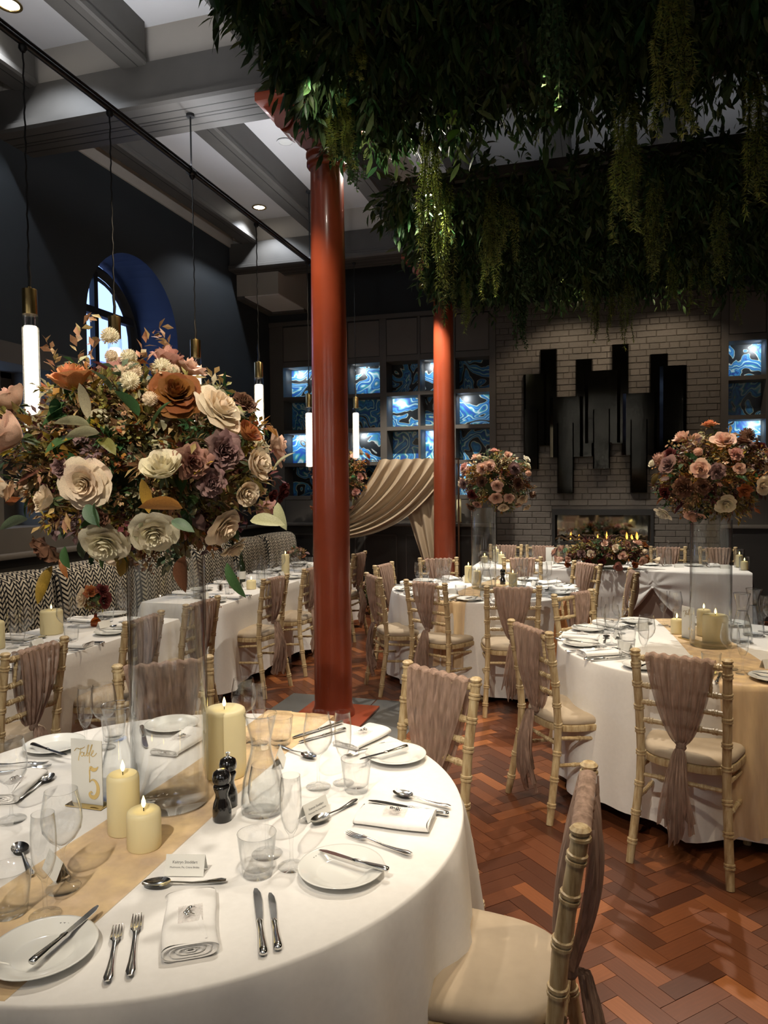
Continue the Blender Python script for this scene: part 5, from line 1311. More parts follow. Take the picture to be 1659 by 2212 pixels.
def lay(cx, cy, ang, lab, grp, skip=(), nt=0, jit=.012, txt=False):
    """cx,cy: table rim point in front of the sitter; ang: heading from the sitter into the table"""
    rng = random; ca, sa = cos(ang), sin(ang)
    def W(r, f): return cx+f*ca+r*sa+rng.uniform(-jit, jit)*.5, cy+f*sa-r*ca+rng.uniform(-jit, jit)*.5
    def has(k): return k not in skip
    if has('napkin') and free(*W(0, .125), .06):
        x, y = W(0, .125); put('napkin', NAP[nt], 'white napkin folded flat on '+lab, 'napkin', (x, y, TT), ang+rng.uniform(-.06, .06), 'napkins on '+grp)
        t = thing('favour_bag', 'sheer favour bag with trinket on '+lab, 'favour bag', (x+.01*ca, y+.01*sa, TT+.026), ang, 'favour bags on '+grp); obj('pouch', BAG, t); obj('trinket', TRK, t)
    L_ = lambda w: w+' on '+lab
    for _ in range(16):
        x, y = W(-.225+rng.uniform(-.03, .05)*(_ > 0), .14+rng.uniform(-.03, .05)*(_ > 0))
        if free(x, y, .093 if _ < 10 else .075): break
    if has('plate') and free(x, y, .07):
        OCC.append((x, y, .06)); plate(x, y, TT, ang-pi/2, L_('white side plate with rim mark'), 'side plates on '+grp)
        cutlery('butter_knife', x+.02*sa, y-.02*ca, TT+.0185, ang+rng.uniform(-.9, .9), L_('butter knife across a side plate'), 'butter knives on '+grp)
    for k, r, f in (('fork', -.085, .115), ('small_fork', -.112, .105), ('knife', .085, .10), ('small_knife', .112, .095)):
        if has(k): x, y = W(r, f); cutlery(k, x, y, TT, ang+rng.uniform(-.05, .05), L_('silver '+CNM[k].replace('_', ' ')), k+'s on '+grp)
    if has('spoon'): x, y = W(-.02, .255); cutlery('spoon', x, y, TT, ang-pi/2+pi+rng.uniform(-.15, .15), L_('silver dessert spoon'), 'dessert spoons on '+grp)
    if has('card'): x, y = W(-.06, .30); place_card(x, y, TT, ang-pi/2+rng.uniform(-.3, .3), L_('white folded place card'), 'place cards on '+grp, txt)
    for k, nm, w_, r, f in (('wine', 'wine_glass', 'empty wine glass', .135, .30), ('flute', 'champagne_flute', 'empty champagne flute', .195, .245), ('tumbler', 'tumbler', 'short water tumbler', .100, .215)):
        if not has(k): continue
        for _ in range(14):
            x, y = W(r, f)
            if free(x, y, {'wine': .043, 'flute': .033, 'tumbler': .046}[k]): break
            r += rng.uniform(-.05, .05); f += rng.uniform(-.04, .05)
        else: continue
        OCC.append((x, y, {'wine': .043, 'flute': .033, 'tumbler': .046}[k])); put(nm, GLM[k], L_(w_), 'glass', (x, y, TT), rng.uniform(0, 6), k+' glasses on '+grp)

# table number signs
def sign(loc, ang, num, label, plainnum=False):
    occupy(loc, .055)
    t = thing('table_number', label, 'table sign', loc, ang)
    obj('panel', bevbox('panel', (-.05, .05, -.0015, .0015, .004, .184), 'card_paper', .0006), t)
    obj('gold_base', bevbox('gold_base', (-.058, .058, -.022, .022, 0, .004), 'gold_mirror', .001), t)
    y = -.0018
    if not plainnum:
        mb = MB()   # handwritten word: T a b l e
        for P in ([(-.038, .150), (-.030, .158), (-.018, .157), (-.004, .164)], [(-.016, .160), (-.020, .146), (-.024, .132), (-.025, .124)],
                  [(-.008, .146), (-.014, .149), (-.018, .143), (-.014, .137), (-.008, .142), (-.006, .149), (-.007, .140), (-.002, .139)],
                  [(-.002, .139), (.006, .155), (.010, .170), (.006, .167), (.003, .150), (.003, .140), (.008, .141), (.009, .147), (.004, .148)],
                  [(.009, .146), (.016, .158), (.021, .172), (.017, .168), (.012, .148), (.010, .128), (.011, .120)],
                  [(.014, .142), (.022, .150), (.024, .156), (.020, .154), (.017, .144), (.021, .139), (.028, .143), (.034, .150)]):
            ribbon(mb, spline(P, 5), .0018, .0006, y)
        obj('lettering', mb.mesh('lettering', 'gold_mirror', None), t)
    mb = MB()
    if num == 5:
        P = spline([(.010, .100), (.014, .108), (.020, .103), (.030, .104), (.038, .112)], 5); ribbon(mb, P, [.001+.010*sin(pi*i/(len(P)-1)) for i in range(len(P))], .0012, y)
        ribbon(mb, [(.010, .100), (.0105, .085), (.0095, .066)], [.004, .003, .002], .0012, y)
        P = spline([(.0095, .066), (.018, .074), (.029, .070), (.036, .056), (.035, .038), (.026, .026), (.014, .026), (.009, .034), (.014, .040), (.018, .036)], 5)
        ribbon(mb, P, [.0015+.010*max(0, sin(pi*i/(len(P)-1)))**1.5 for i in range(len(P))], .0012, y)
    elif num == 4:
        ribbon(mb, [(.034, .106), (.020, .086), (.004, .058)], [.009, .004, .003], .0012, y); ribbon(mb, [(.002, .058), (.020, .058), (.042, .061)], [.003, .004, .006], .0012, y)
        ribbon(mb, [(.027, .084), (.028, .05), (.027, .032)], [.004, .007, .009], .0012, y); ribbon(mb, [(.017, .032), (.037, .032)], .003, .0012, y)
    else:
        ribbon(mb, [(.018, .034), (.018, .088)], .007, .0012, y)
    obj('numeral', mb.mesh('numeral', 'gold_mirror', None), t)
def mill(loc, label, metal):
    occupy(loc, .027)
    t = thing('pepper_mill', label, 'mill', loc, 0)
    obj('body', MB().lathe([(.0, 0), (.0235, 0), (.025, .003), (.025, .028), (.022, .045), (.0165, .060), (.0165, .070), (.021, .083), (.0225, .090), (.019, .094), (.0, .094)], 26).mesh('mill_body', 'mill_black', 60), t)
    obj('head', MB().lathe([(.0, .094), (.018, .0945), (.0235, .104), (.0245, .115), (.021, .127), (.012, .133), (.0, .134)], 26).mesh('mill_head', 'mill_black', 60), t)
    obj('knob', MB().lathe([(.008, .133), (.008, .135), (.003, .137), (.006, .142), (.006, .147), (0, .149)] if metal else [(.009, .133), (.010, .1345), (0, .135)], 14).mesh('mill_knob', 'steel', 60), t)

# ------------------------------------------------------------------ table 5, laid out as photographed
LB5 = 'the pepper mill table'; GR5 = 'the pepper mill table'
def w5(px, py, z=TT): return atz(px, py, z)
def cut5(kind, tip, end, z=TT, pitch=0.0, extra=''):
    a, b = w5(*tip, z=z), w5(*end, z=z); d = a-b; ang = atan2(d.y, d.x)
    half = {'knife': (.120, .115), 'small_knife': (.102, .098), 'butter_knife': (.097, .093), 'fork': (.066, .131), 'small_fork': (.058, .115), 'spoon': (.062, .122)}[kind]
    m = (a+b)/2; off = (half[1]-half[0])/2; o = m+Vector((cos(ang), sin(ang), 0))*off
    cutlery(kind, o.x, o.y, z, ang, 'silver '+CNM[kind].replace('_', ' ')+extra+' on '+LB5, kind+'s on '+GR5, pitch)
for k, a, b in (('small_fork', (258, 1988), (228, 2150)), ('fork', (300, 1957), (277, 2148)), ('knife', (552, 1920), (570, 2072)), ('small_knife', (583, 1930), (602, 2060)), ('spoon', (298, 1918), (497, 1907)),
                ('fork', (732, 1797), (908, 1857)), ('knife', (800, 1733), (965, 1762)), ('spoon', (842, 1714), (982, 1750)), ('spoon', (680, 1782), (765, 1735)), ('small_fork', (738, 1640), (838, 1607)),
                ('spoon', (675, 1640), (608, 1616)), ('knife', (645, 1592), (728, 1566)), ('small_knife', (650, 1604), (742, 1579)), ('spoon', (128, 1668), (18, 1745)), ('fork', (92, 1652), (-20, 1655)),
                ('small_fork', (92, 1660), (0, 1672)), ('spoon', (35, 1822), (72, 1905)), ('knife', (318, 1622), (305, 1568)), ('spoon', (400, 1612), (445, 1596))):
    cut5(k, a, b)
PLB = ('beside the paired forks', 'beside the lone large fork', 'on the red column side', 'behind the number five sign', 'behind the tall vase')
for i5, ((px, py), a, b, mk) in enumerate((((93, 2064), (228, 1947), (46, 2105), 1), ((737, 1886), (684, 1838), (846, 1887), 1), ((855, 1638), (768, 1646), (888, 1613), 1), ((118, 1616), (152, 1636), (62, 1609), 0), ((372, 1572), None, None, 0))):
    p = w5(px, py); d = Vector((T5[0]-p.x, T5[1]-p.y, 0)); plate(p.x, p.y, TT, atan2(d.y, d.x)-pi/2, 'white side plate '+PLB[i5]+' on '+LB5, 'side plates on '+GR5, mk)
    if a: cut5('butter_knife', a, b, TT+.0185, 0.0, ' on the plate '+PLB[i5])
NPL = ('between the paired forks and knives', 'beside the lone large fork', 'on the red column side', 'left of the number five sign', 'behind the tall vase')
for i5, ((a, b), k) in enumerate(((((412, 2098), (412, 1922)), 0), (((962, 1786), (748, 1762)), 1), (((822, 1578), (742, 1618)), 1), (((18, 1720), (50, 1690)), 0), (((410, 1598), (372, 1622)), 0))):
    p, q = w5(*a), w5(*b); m = (p+q)/2; d = q-p
    put('napkin', NAP[k], 'white napkin folded flat '+NPL[i5], 'napkin', (m.x, m.y, TT), atan2(d.y, d.x), 'napkins on '+GR5)
    t = thing('favour_bag', 'sheer favour bag with trinket on the napkin '+NPL[i5], 'favour bag', (m.x, m.y, TT+.026), atan2(d.y, d.x), 'favour bags on '+GR5); obj('pouch', BAG, t); obj('trinket', TRK, t)
for px, py, a, tx, wh in ((397, 1893, .25, 1, 'beyond the rolled napkin and paired forks'), (690, 1765, 1.2, 1, 'beside the dessert spoon and carafe'), (615, 1648, 1.9, 0, 'behind the carafe and mills'), (140, 1880, 2.6, 0, 'in front of the number five sign')):
    p = w5(px, py); place_card(p.x, p.y, TT, a, 'white folded place card '+wh, 'place cards on '+GR5, tx)
for k, px, py, wh in (('wine', 25, 1772, 'left of the number five sign'), ('wine', 137, 1918, 'in front of the number five sign'), ('flute', 98, 1978, 'in front of the number five sign'), ('tumbler', 22, 1972, 'beside the plate with paired forks'), ('wine', 577, 1845, 'in front of the carafe and mills'), ('flute', 630, 1872, 'in front of the carafe and mills'), ('tumbler', 556, 1888, 'beyond the paired knives'),
                  ('tumbler', 770, 1708, 'beyond the rolled napkin at the aisle'), ('flute', 742, 1692, 'next to the aisle-side tumbler'), ('wine', 688, 1700, 'next to the aisle-side tumbler'), ('tumbler', 606, 1606, 'behind the carafe and mills'), ('wine', 528, 1600, 'behind the thick candle'), ('flute', 560, 1606, 'behind the thick candle'), ('flute', 186, 1622, 'behind the number five sign'), ('wine', 226, 1616, 'behind the number five sign'), ('tumbler', 246, 1598, 'behind the number five sign')):
    p = w5(px, py); nm = {'wine': 'wine_glass', 'flute': 'champagne_flute', 'tumbler': 'tumbler'}[k]
    put(nm, GLM[k], {'wine': 'empty wine glass ', 'flute': 'empty champagne flute ', 'tumbler': 'short water tumbler '}[k]+wh, 'glass', tuple(p), 0, k+' glasses on '+GR5)
carafe(w5(566, 1752), 'water carafe beside the thick ivory candle and black mills'); carafe(w5(258, 1724), 'water carafe standing behind the number 5 sign')
candle(w5(487, 1672), .064, .205, 'thick ivory pillar candle beside the water carafe and black mills'); candle(w5(268, 1795), .040, .150, 'medium ivory pillar candle beside the number 5 sign'); candle(w5(312, 1828), .041, .092, 'short ivory pillar candle in front of the medium candle')
mill(w5(480, 1770), 'black salt mill with a flat steel cap', False); mill(w5(494, 1738), 'black pepper mill with a steel knob', True)
a_, b_ = w5(150, 1734), w5(230, 1744); sign(tuple((a_+b_)/2), atan2((b_-a_).y, (b_-a_).x), 5, 'ivory sign lettered in gold with a figure five, between carafe and pillar candle')
# peach runner lying over the table and hanging off both ends
def runner(T, ang, hw, label, zoff=.0010, seed=0, fall=.5):
    cx, cy, r = T; ca, sa = cos(ang), sin(ang); rng = random.Random(seed); ph = rng.uniform(0, 6)
    def f(u, v):
        s = (v-.5)*2*(r+fall); x = (2*u-1)*hw*(1+.08*sin(v*9+ph)); e = sqrt(max(0, (r+.010)**2-min(x*x, r*r*.8)))
        z = TZ+zoff+.0010*abs(sin(u*13+v*4+ph))+.0003*sin(u*31+v*7)
        if abs(s) <= e: xx, yy = s, x
        else:
            d = abs(s)-e; t = min(1, d/fall); k = 1 if s > 0 else -1
            xx = k*(e+.010+.06*t); yy = x*(1-.05*t); z = TZ+zoff-max(0, d-.012); xx += .02*sin(u*17+ph)*t*k
        return (cx+xx*ca-yy*sa, cy+xx*sa+yy*ca, max(z, .012))
    o = obj('table_runner', MB().grid(f, 46, 90).mesh('table_runner', 'runner_peach', 180)); tag(o, label, 'table runner')
p0, p1 = w5(100, 2060), w5(700, 1555); runner((T5[0]+.02, T5[1]+.03, T5[2]), atan2(p1.y-p0.y, p1.x-p0.x), .135, 'sheer peach runner across the round table with the black pepper mills', seed=2)

# ------------------------------------------------------------------ the other tables
def vase_at(cx, cy, label, h=.68, r=.105):
    occupy((cx, cy), r+.003)
    t = thing('cylinder_vase', label, 'vase', (cx, cy, TT+.003))
    obj('glass_wall', MB().lathe([(.0, .0), (r-.004, 0), (r, .004), (r, h), (r-.002, h+.001), (r-.004, h), (r-.004, .02), (.0, .018)], 48).mesh('glass_wall', 'glass_vase', 180), t)
    return t
vase_at(T5[0]-.01, T5[1]-.005, 'tall clear cylinder vase under the cream and rust rose arrangement')
vase_at(T4[0], T4[1], 'tall clear cylinder vase holding the pink rose arrangement beside the number 4 sign')
vase_at(T3[0], T3[1], 'tall clear cylinder vase holding the pink rose arrangement on the middle table')
LB4 = 'table four'; GR4 = 'the high chair table'
for k, (d, wh) in enumerate(((-148, 'aisle side'), (-104, 'runner end'), (-58, 'beyond the runner end'), (176, 'high chair side'), (139, 'spindle chair side'), (90, 'towards the top table'), (34, 'nearest the bare top table end'), (-12, 'far from the aisle'))):
    a = radians(d); x, y = T4[0]+T4[2]*cos(a), T4[1]+T4[2]*sin(a); setting(x, y, a+pi, LB4+', '+wh, GR4, (), k % 2)
LB3 = 'the middle round table'; GR3 = 'the middle round table'
for k, (d, wh) in enumerate(((172, 'drape side'), (-137, 'near column side'), (-106, 'see-through sash side'), (-72, 'wide sash side'), (1, 'edge-on chair side'), (38, 'chimney side'), (80, 'top table side'), (126, 'far column side'))):
    a = radians(d); x, y = T3[0]+T3[2]*cos(a), T3[1]+T3[2]*sin(a); setting(x, y, a+pi, LB3+', '+wh, GR3, (), k % 2)
def w(px, py): return atz(px, py, TT)
def sign_px(a, b, num, lab, **kw):
    p, q = w(*a), w(*b); sign(tuple((p+q)/2), atan2((q-p).y, (q-p).x), num, lab, **kw)
sign_px((1468, 1376), (1506, 1386), 4, 'ivory sign lettered in gold with a figure four, before the slim candle')
candle(w(1545, 1388), .066, .155, 'thick ivory candle beside the number 4 sign'); candle(w(1520, 1372), .038, .15, 'slim ivory candle behind the number 4 sign'); candle(w(1462, 1368), .034, .085, 'short ivory candle behind the number 4 sign, left of the slim one')
carafe(w(1602, 1386), 'water carafe beside the thick candle on table 4'); carafe(w(1628, 1372), 'water carafe behind another carafe on table 4')
runner((T4[0], T4[1], T4[2]), radians(-84), .15, 'sheer peach runner on the round table with the number 4 sign', seed=4, fall=.66)
runner((T3[0], T3[1], T3[2]), radians(80), .13, 'sheer peach runner on the middle round table', seed=5)
carafe(w(1050, 1276), 'water carafe on the middle round table beside the candle'); carafe(w(1122, 1266), 'water carafe behind the candle on the middle round table')
candle(w(1108, 1268), .036, .115, 'slim ivory candle between the carafes on the middle round table'); candle(w(1012, 1258), .034, .15, 'tall slim ivory candle behind the glasses on the middle round table'); candle(w(1030, 1262), .040, .12, 'stout ivory candle left of the vase on the middle round table')
q = w(1086, 1262); mill(tuple(q), 'black pepper mill between the carafes on the middle round table', True)
# top table
LBT = 'the swagged top table'; GRT = 'the top table'
for k, (x, wh) in enumerate(((-1.02, 'column end'), (-.58, 'behind sign one'), (-.14, 'behind the flowers, sign side'), (.30, 'behind the flowers, bottle side'), (.74, 'behind the lone bottle'), (1.18, 'bare end'))): setting(x, TY1, -pi/2, LBT+', '+wh, GRT, ('fork', 'small_knife'), k % 2)
bottle(w(1208, 1212), 'clear water bottle behind the number 1 sign'); bottle(w(1443, 1222), 'clear water bottle alone near the right brooch of the top table')
sign_px((1176, 1218), (1202, 1218), 1, 'ivory table number sign with a gold figure 1', plainnum=True)
GLM['hurricane'] = MB().lathe([(.0, 0), (.048, 0), (.05, .003), (.05, .19), (.047, .19), (.047, .008), (0, .006)], 28).mesh('hurricane_glass', 'glass_vase', 180)
GLM['hurricane_low'] = MB().lathe([(.0, 0), (.048, 0), (.05, .003), (.05, .135), (.047, .135), (.047, .008), (0, .006)], 28).mesh('hurricane_glass', 'glass_vase', 180)
def lantern(px, py, h, low, lab):
    p = w(px, py); occupy(p, .053); put('hurricane_glass', GLM['hurricane_low' if low else 'hurricane'], 'clear glass sleeve round '+lab, 'candle holder', tuple(p)); p.z += .0065; candle(tuple(p), .034, h, lab)
lantern(1597, 1226, .125, False, 'tall ivory candle at the bare end of the top table'); lantern(1608, 1232, .085, True, 'low ivory candle at the bare end of the top table')
lantern(1072, 1214, .14, False, 'tall ivory candle at the top table end before the column'); lantern(1083, 1219, .105, True, 'low ivory candle at the top table end before the column'); lantern(1047, 1216, .07, True, 'very short ivory candle at the top table end before the column')
# banquette tables
LBB = ('the amber vase banquette table', 'the menu block banquette table', 'the globe vase banquette table')
for k, (y0, y1) in enumerate(BQ):
    ys = {0: (2.75, 3.40, 3.98), 1: (5.22, 5.90), 2: (6.70, 7.40)}[k]
    for n_, y in enumerate(ys):
        en = ('window end', 'middle', 'shelving end')[n_ if len(ys) == 3 else n_*2]
        setting(BQX1, y, pi, LBB[k]+', chair side, '+en, LBB[k][4:], ('flute',) if k == 0 else (), 0)
        setting(BQX0+.01, y+.1, 0, LBB[k]+', bench side, '+en, LBB[k][4:], ('small_fork', 'small_knife', 'card'), 1)
candle(w(112, 1368), .066, .145, 'thick ivory candle on the banquette table with the amber bud vase'); candle(w(-10, 1400), .05, .15, 'ivory candle at the near end of the banquette table')
candle(w(543, 1272), .042, .075, 'short ivory candle on the middle banquette table'); candle(w(617, 1240), .040, .20, 'tall ivory candle beside the globe flower vase')
bottle(w(564, 1266), 'clear half-full water bottle on the middle banquette table'); bottle(w(428, 1292), 'clear water bottle seen through the tall glass vase'); bottle(w(262, 1322), 'clear water bottle seen behind the amber bud vase')
occupy(w(506, 1270), .05); occupy(w(522, 1262), .042); occupy(w(207, 1352), .10); occupy(w(643, 1224), .10)
t = thing('menu_block', 'small tan leather menu block before the dark bottle', 'menu', tuple(w(506, 1270)), .4); obj('cover', bevbox('cover', (-.045, .045, -.012, .012, 0, .095), 'brown_leather', .003), t); obj('pages', boxmesh('pages', (-.041, .046, -.009, .009, .002, .092), 'card_paper'), t)
t = thing('wine_bottle', 'dark green wine bottle on the middle banquette table', 'bottle', tuple(w(522, 1262))); plain('bottle_green', (.012, .02, .008), .08)
obj('glass_body', MB().lathe([(0, 0), (.037, 0), (.038, .003), (.038, .15), (.03, .19), (.015, .22), (.014, .29), (.016, .292), (.016, .30), (0, .30)], 24).mesh('wine_bottle', 'bottle_green', 50), t); obj('label_band', MB().lathe([(.0385, .05), (.0386, .12)], 24, cap0=False, cap1=False).mesh('label_band', 'card_paper', 60), t)

# ------------------------------------------------------------------ flowers
def petal(mb, phi, o, R, H, w, nu=5, nv=4, r0=.03, curl=.16, ruf=.03, seed=0):
    """cupped petal: swells out, stands up, turns its lip back"""
    rng = random.Random(seed*977+int(phi*1000)); k1, k2, k3 = rng.uniform(-.03, .03), rng.uniform(0, 6), rng.uniform(-.1, .1)
    def f(u, v):
        uu = 2*u-1; sh = .42+.58*sin(pi*min(1, v*.66+.17))
        r = r0+R*(1-(1-v)**2.0)*(1-.10*uu*uu*(1-o)); z = H*(v**1.25)*(1-.55*o)
        if v > .55: q = ((v-.55)/.45)**2; r += curl*q*(.4+o)*(1-.5*uu*uu); z -= .20*H*q*(.25+o)
        z *= 1-.20*uu*uu*v; z += ruf*sin(k2+uu*5)*v*v; r += ruf*.8*sin(k2*2+uu*4)*v*v
        a = phi+uu*w*sh+k3*v
        return (r*cos(a), r*sin(a), z+k1*v)
    mb.grid(f, nu, nv)
def rose_mesh(seed, n=22, op=1.0, nu=5, nv=4, matname='petal_cream', inner=True, ruf=.03):
    rng = random.Random(seed); mb = MB()
    for i in range(n):
        t = i/(n-1); o = op*.80*t**1.4
        petal(mb, i*2.39996+rng.uniform(-.2, .2), o, (.07+.66*t)*(.62+.38*op), .78+.10*(1-t)+(.25 if op < .7 else 0), 1.35-.45*t, nu, nv, .015+.03*t, .06+.22*t, ruf*(.4+t), seed=seed*31+i)
    mb.lathe([(0, -.05), (.12, 0), (.16, .10), (.08, .40), (.0, .55)], 10)
    return mb.mesh('rose', matname, 180)
def calyx_mesh():
    mb = MB(); S = leaf_shape(.55, .2, .2, .5, 2)
    for k in range(5): mb.add(*S, Matrix.Translation((0, 0, -.03)) @ rotto((cos(k*1.257), sin(k*1.257), -.1)))
    mb.tube([(0, 0, 0), (0, 0, -.6)], .05, 6); return mb.mesh('calyx', 'stem_green', 60)
CALYX = calyx_mesh()
def pom_mesh(matname, seed=1, n=210):
    mb = MB(); V = leaf_shape(.36, .15, .35, -.1, 1)
    for i in range(n):
        z = 1-2*(i+.5)/n; r = sqrt(1-z*z); a = i*2.39996
        if z < -.75: continue
        d = Vector((r*cos(a), r*sin(a), z)); mb.add(*V, Matrix.Translation(d*.62) @ rotto(d+Vector((0, 0, .25)), i))
    mb.lathe([(0, -.68), (.5, -.45), (.68, 0), (.5, .45), (0, .68)], 12)
    return mb.mesh('pompom', matname, None)
def mum_mesh(matname, seed=2, hi=False):
    return rose_mesh(seed, 34 if hi else 22, 1.0, 6 if hi else 4, 4 if hi else 3, matname, ruf=.11)
FLM = {}
def flower_mesh(kind, col, hi):
    key = (kind, col, hi)
    if key not in FLM:
        mt = 'petal_'+col
        if kind == 'rose': FLM[key] = rose_mesh(len(FLM)+3, 24 if hi else 16, 1.0, 5 if hi else 4, 4 if hi else 3, mt)
        elif kind == 'bud': FLM[key] = rose_mesh(len(FLM)+3, 18 if hi else 12, .55, 5 if hi else 4, 5 if hi else 3, mt)
        elif kind == 'pom': FLM[key] = pom_mesh(mt, 1, 220 if hi else 90)
        else: FLM[key] = mum_mesh(mt, len(FLM), hi)
    return FLM[key]
PET = {}
def outer_petal(col, bud=False):
    if (col, bud) not in PET:
        mb = MB()
        if bud: petal(mb, 0, .30, .66, 1.02, 1.05, 6, 6, .05, .20, .04, seed=6)
        else: petal(mb, 0, .86, .80, .62, .95, 6, 5, .05, .24, .05, seed=5)
        PET[(col, bud)] = mb.mesh('petal', 'petal_'+col, 180)
    return PET[(col, bud)]
def ell_hit(px, py, c, R, push=1.0):
    d = ray(px, py).normalized(); o = CAM-c
    D = Vector((d.x/R[0], d.y/R[1], d.z/R[2])); O = Vector((o.x/R[0], o.y/R[1], o.z/R[2]))
    a, b, cc = D.dot(D), D.dot(O), O.dot(O)-1
    h = b*b-a*cc
    t = (-b-sqrt(h))/a if h > 0 else -b/a
    return CAM+d*t
KNAME = {'rose': 'rose', 'bud': 'rose_bud', 'pom': 'pompom_flower', 'mum': 'dahlia'}
def flower(t, p, n, r, kind, col, hi, rng, sub=False):
    q = Vector(n).normalized().to_track_quat('Z', 'Y').to_matrix() @ Matrix.Rotation(rng.uniform(0, 6.28), 3, 'Z')
    o = obj(KNAME[kind], flower_mesh(kind, col, hi), t, p-t.location-Vector(n).normalized()*r*.35, q.to_euler(), r*(1.22 if kind == 'bud' else 1.08))
    if sub and kind in ('rose', 'bud'):
        for k in range(5):
            e = obj('petal', outer_petal(col, kind == 'bud'), o, (0, 0, -.02), (rng.uniform(-.06, .06), rng.uniform(-.08, .08), k*1.257+rng.uniform(-.2, .2)))
        obj('calyx', CALYX, o)
    return o
LEAFM = {}
def leafobj(kind):
    if kind not in LEAFM:
        l, w, f, d, n = {'round': (1, .62, .35, .30, 6), 'long': (1, .32, .5, .45, 6), 'mid': (1, .46, .45, .40, 6)}[kind.split('|')[0]]
        LEAFM[kind] = MB().add(*leaf_shape(l, w, f, d, n)).mesh('leaf', kind.split('|')[1], 60)
    return LEAFM[kind]
SML = [leaf_shape(1, .42, .25, .2, 1)]
TINY = [leaf_shape(1, .8, .2, .1, 1)]
FILL = (('leaf_rust', .16), ('leaf_tan', .24), ('leaf_burgundy', .12), ('leaf_olive', .18), ('leaf_green', .07), ('leaf_sage', .05), ('leaf_mauve', .05), ('leaf_yellow', .04), ('leaf_pale', .09))
def arrangement(c, R, label, flowers, nrand, nfill, nleaf, seed, hi=False, sub=False, cat='flowers', leafsize=.075, name='flower_arrangement', pal=None, back=True, group=None, lower=True, fills=FILL, up=0.25):
    rng = random.Random(seed); c = Vector(c)
    t = thing(name, label, cat, c, 0, group)
    for f in flowers:
        px, py, rp, kind, col = f[:5]; p = ell_hit(px, py, c, R); d = p-c; n = Vector((d.x/R[0]**2, d.y/R[1]**2, d.z/R[2]**2)).normalized()
        dep = (p-CAM).dot(_f); r = rp*dep/FPX
        if len(f) > 5: n = (n*.55+Vector(f[5])).normalized()
        else: n = (n+(CAM-p).normalized()*.35).normalized()
        flower(t, p, n, r, kind, col, hi, rng, sub)
    pal = pal or ('blush', 'cream', 'pink', 'mauve', 'dusty', 'brown', 'ivory', 'rust')
    avg = sum(R)/3
    for i in range(nrand):
        for _ in range(20):
            d = Vector((rng.gauss(0, 1), rng.gauss(0, 1), rng.gauss(up, 1))).normalized()
            tocam = (CAM-c).normalized()
            if (not back or d.dot(tocam) < (.15 if flowers else 2)) and (lower or d.z > -.25): break
        p = c+Vector((d.x*R[0], d.y*R[1], d.z*R[2])); n = Vector((d.x/R[0], d.y/R[1], d.z/R[2])).normalized()
        flower(t, p, n, rng.uniform(.035, .058)*(avg/.3)**.5, rng.choice(('rose', 'rose', 'bud', 'mum', 'pom')), rng.choice(pal), False, rng)
    # airy filler: sprigs running from the middle out past the blooms
    mbs = {k: MB() for k, _ in fills}; st = MB()
    for i in range(nfill):
        x = rng.random(); acc = 0
        for k, wt in fills:
            acc += wt
            if x < acc: break
        d = Vector((rng.gauss(0, 1), rng.gauss(0, 1), rng.gauss(.12, 1))).normalized()
        if not lower and d.z < -.3: d.z = -d.z*.5
        a = Vector((d.x*R[0], d.y*R[1], d.z*R[2]))*rng.uniform(.42, .66); l = avg*rng.uniform(.22, .44); n = rng.randint(7, 12)
        q = a.copy(); dd = (a.normalized()+Vector((rng.uniform(-.4, .4), rng.uniform(-.4, .4), rng.uniform(-.2, .4)))).normalized(); pts = [q.copy()]
        small = rng.random() < .45; sc0 = rng.uniform(.012, .020) if small else rng.uniform(.024, .042)
        sc0 *= (avg/.33)**.35
        for j in range(n):
            q = q+dd*(l/n); dd = (dd+Vector((rng.uniform(-.2, .2), rng.uniform(-.2, .2), rng.uniform(-.15, .1)))).normalized(); pts.append(q.copy())
            for m in range(3 if small else 2):
                s = Matrix.Rotation(rng.uniform(0, 6.28), 3, dd) @ dd.orthogonal().normalized()
                vs, fs = (TINY if small else SML)[0]
                mbs[k].add(vs, fs, Matrix.Translation(q+s*rng.uniform(0, .012)) @ rotto(dd*.7+s, rng.uniform(-1, 1)) @ Matrix.Scale(sc0*rng.uniform(.7, 1.3), 4))
        st.tube(pts[::3]+[pts[-1]], .0013, 3)
    for k, mb in mbs.items():
        if mb.v: o = obj('filler_foliage', mb.mesh('filler_foliage', k, None), t); o['kind'] = 'stuff'
    o = obj('twigs', st.mesh('twigs', 'twig', None), t); o['kind'] = 'stuff'
    kinds = ('round|leaf_green', 'mid|leaf_green', 'mid|leaf_green', 'round|leaf_sage', 'mid|leaf_pale', 'long|leaf_rust', 'mid|leaf_rust', 'long|leaf_burgundy', 'round|leaf_mauve', 'mid|leaf_olive')
    for i in range(nleaf):
        d = Vector((rng.gauss(0, 1), rng.gauss(0, 1), rng.gauss(.1, 1))).normalized()
        if not lower and d.z < -.3: d.z = .2
        p = Vector((d.x*R[0], d.y*R[1], d.z*R[2]))*rng.uniform(.66, .86)
        dr = (d+Vector((rng.uniform(-.8, .8), rng.uniform(-.8, .8), rng.uniform(-.8, .5)))).normalized()
        obj('leaf', leafobj(rng.choice(kinds)), t, p, rotto(dr, rng.uniform(-1, 1)).to_euler(), leafsize*rng.uniform(.65, 1.3))
    # dark moss core that hides the middle
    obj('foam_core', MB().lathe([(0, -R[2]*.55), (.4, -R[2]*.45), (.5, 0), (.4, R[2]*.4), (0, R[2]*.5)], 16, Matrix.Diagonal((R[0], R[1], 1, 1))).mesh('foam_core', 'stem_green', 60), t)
    return t
UP = (0, 0, 1.0); LU = (-.6, -.2, .7)
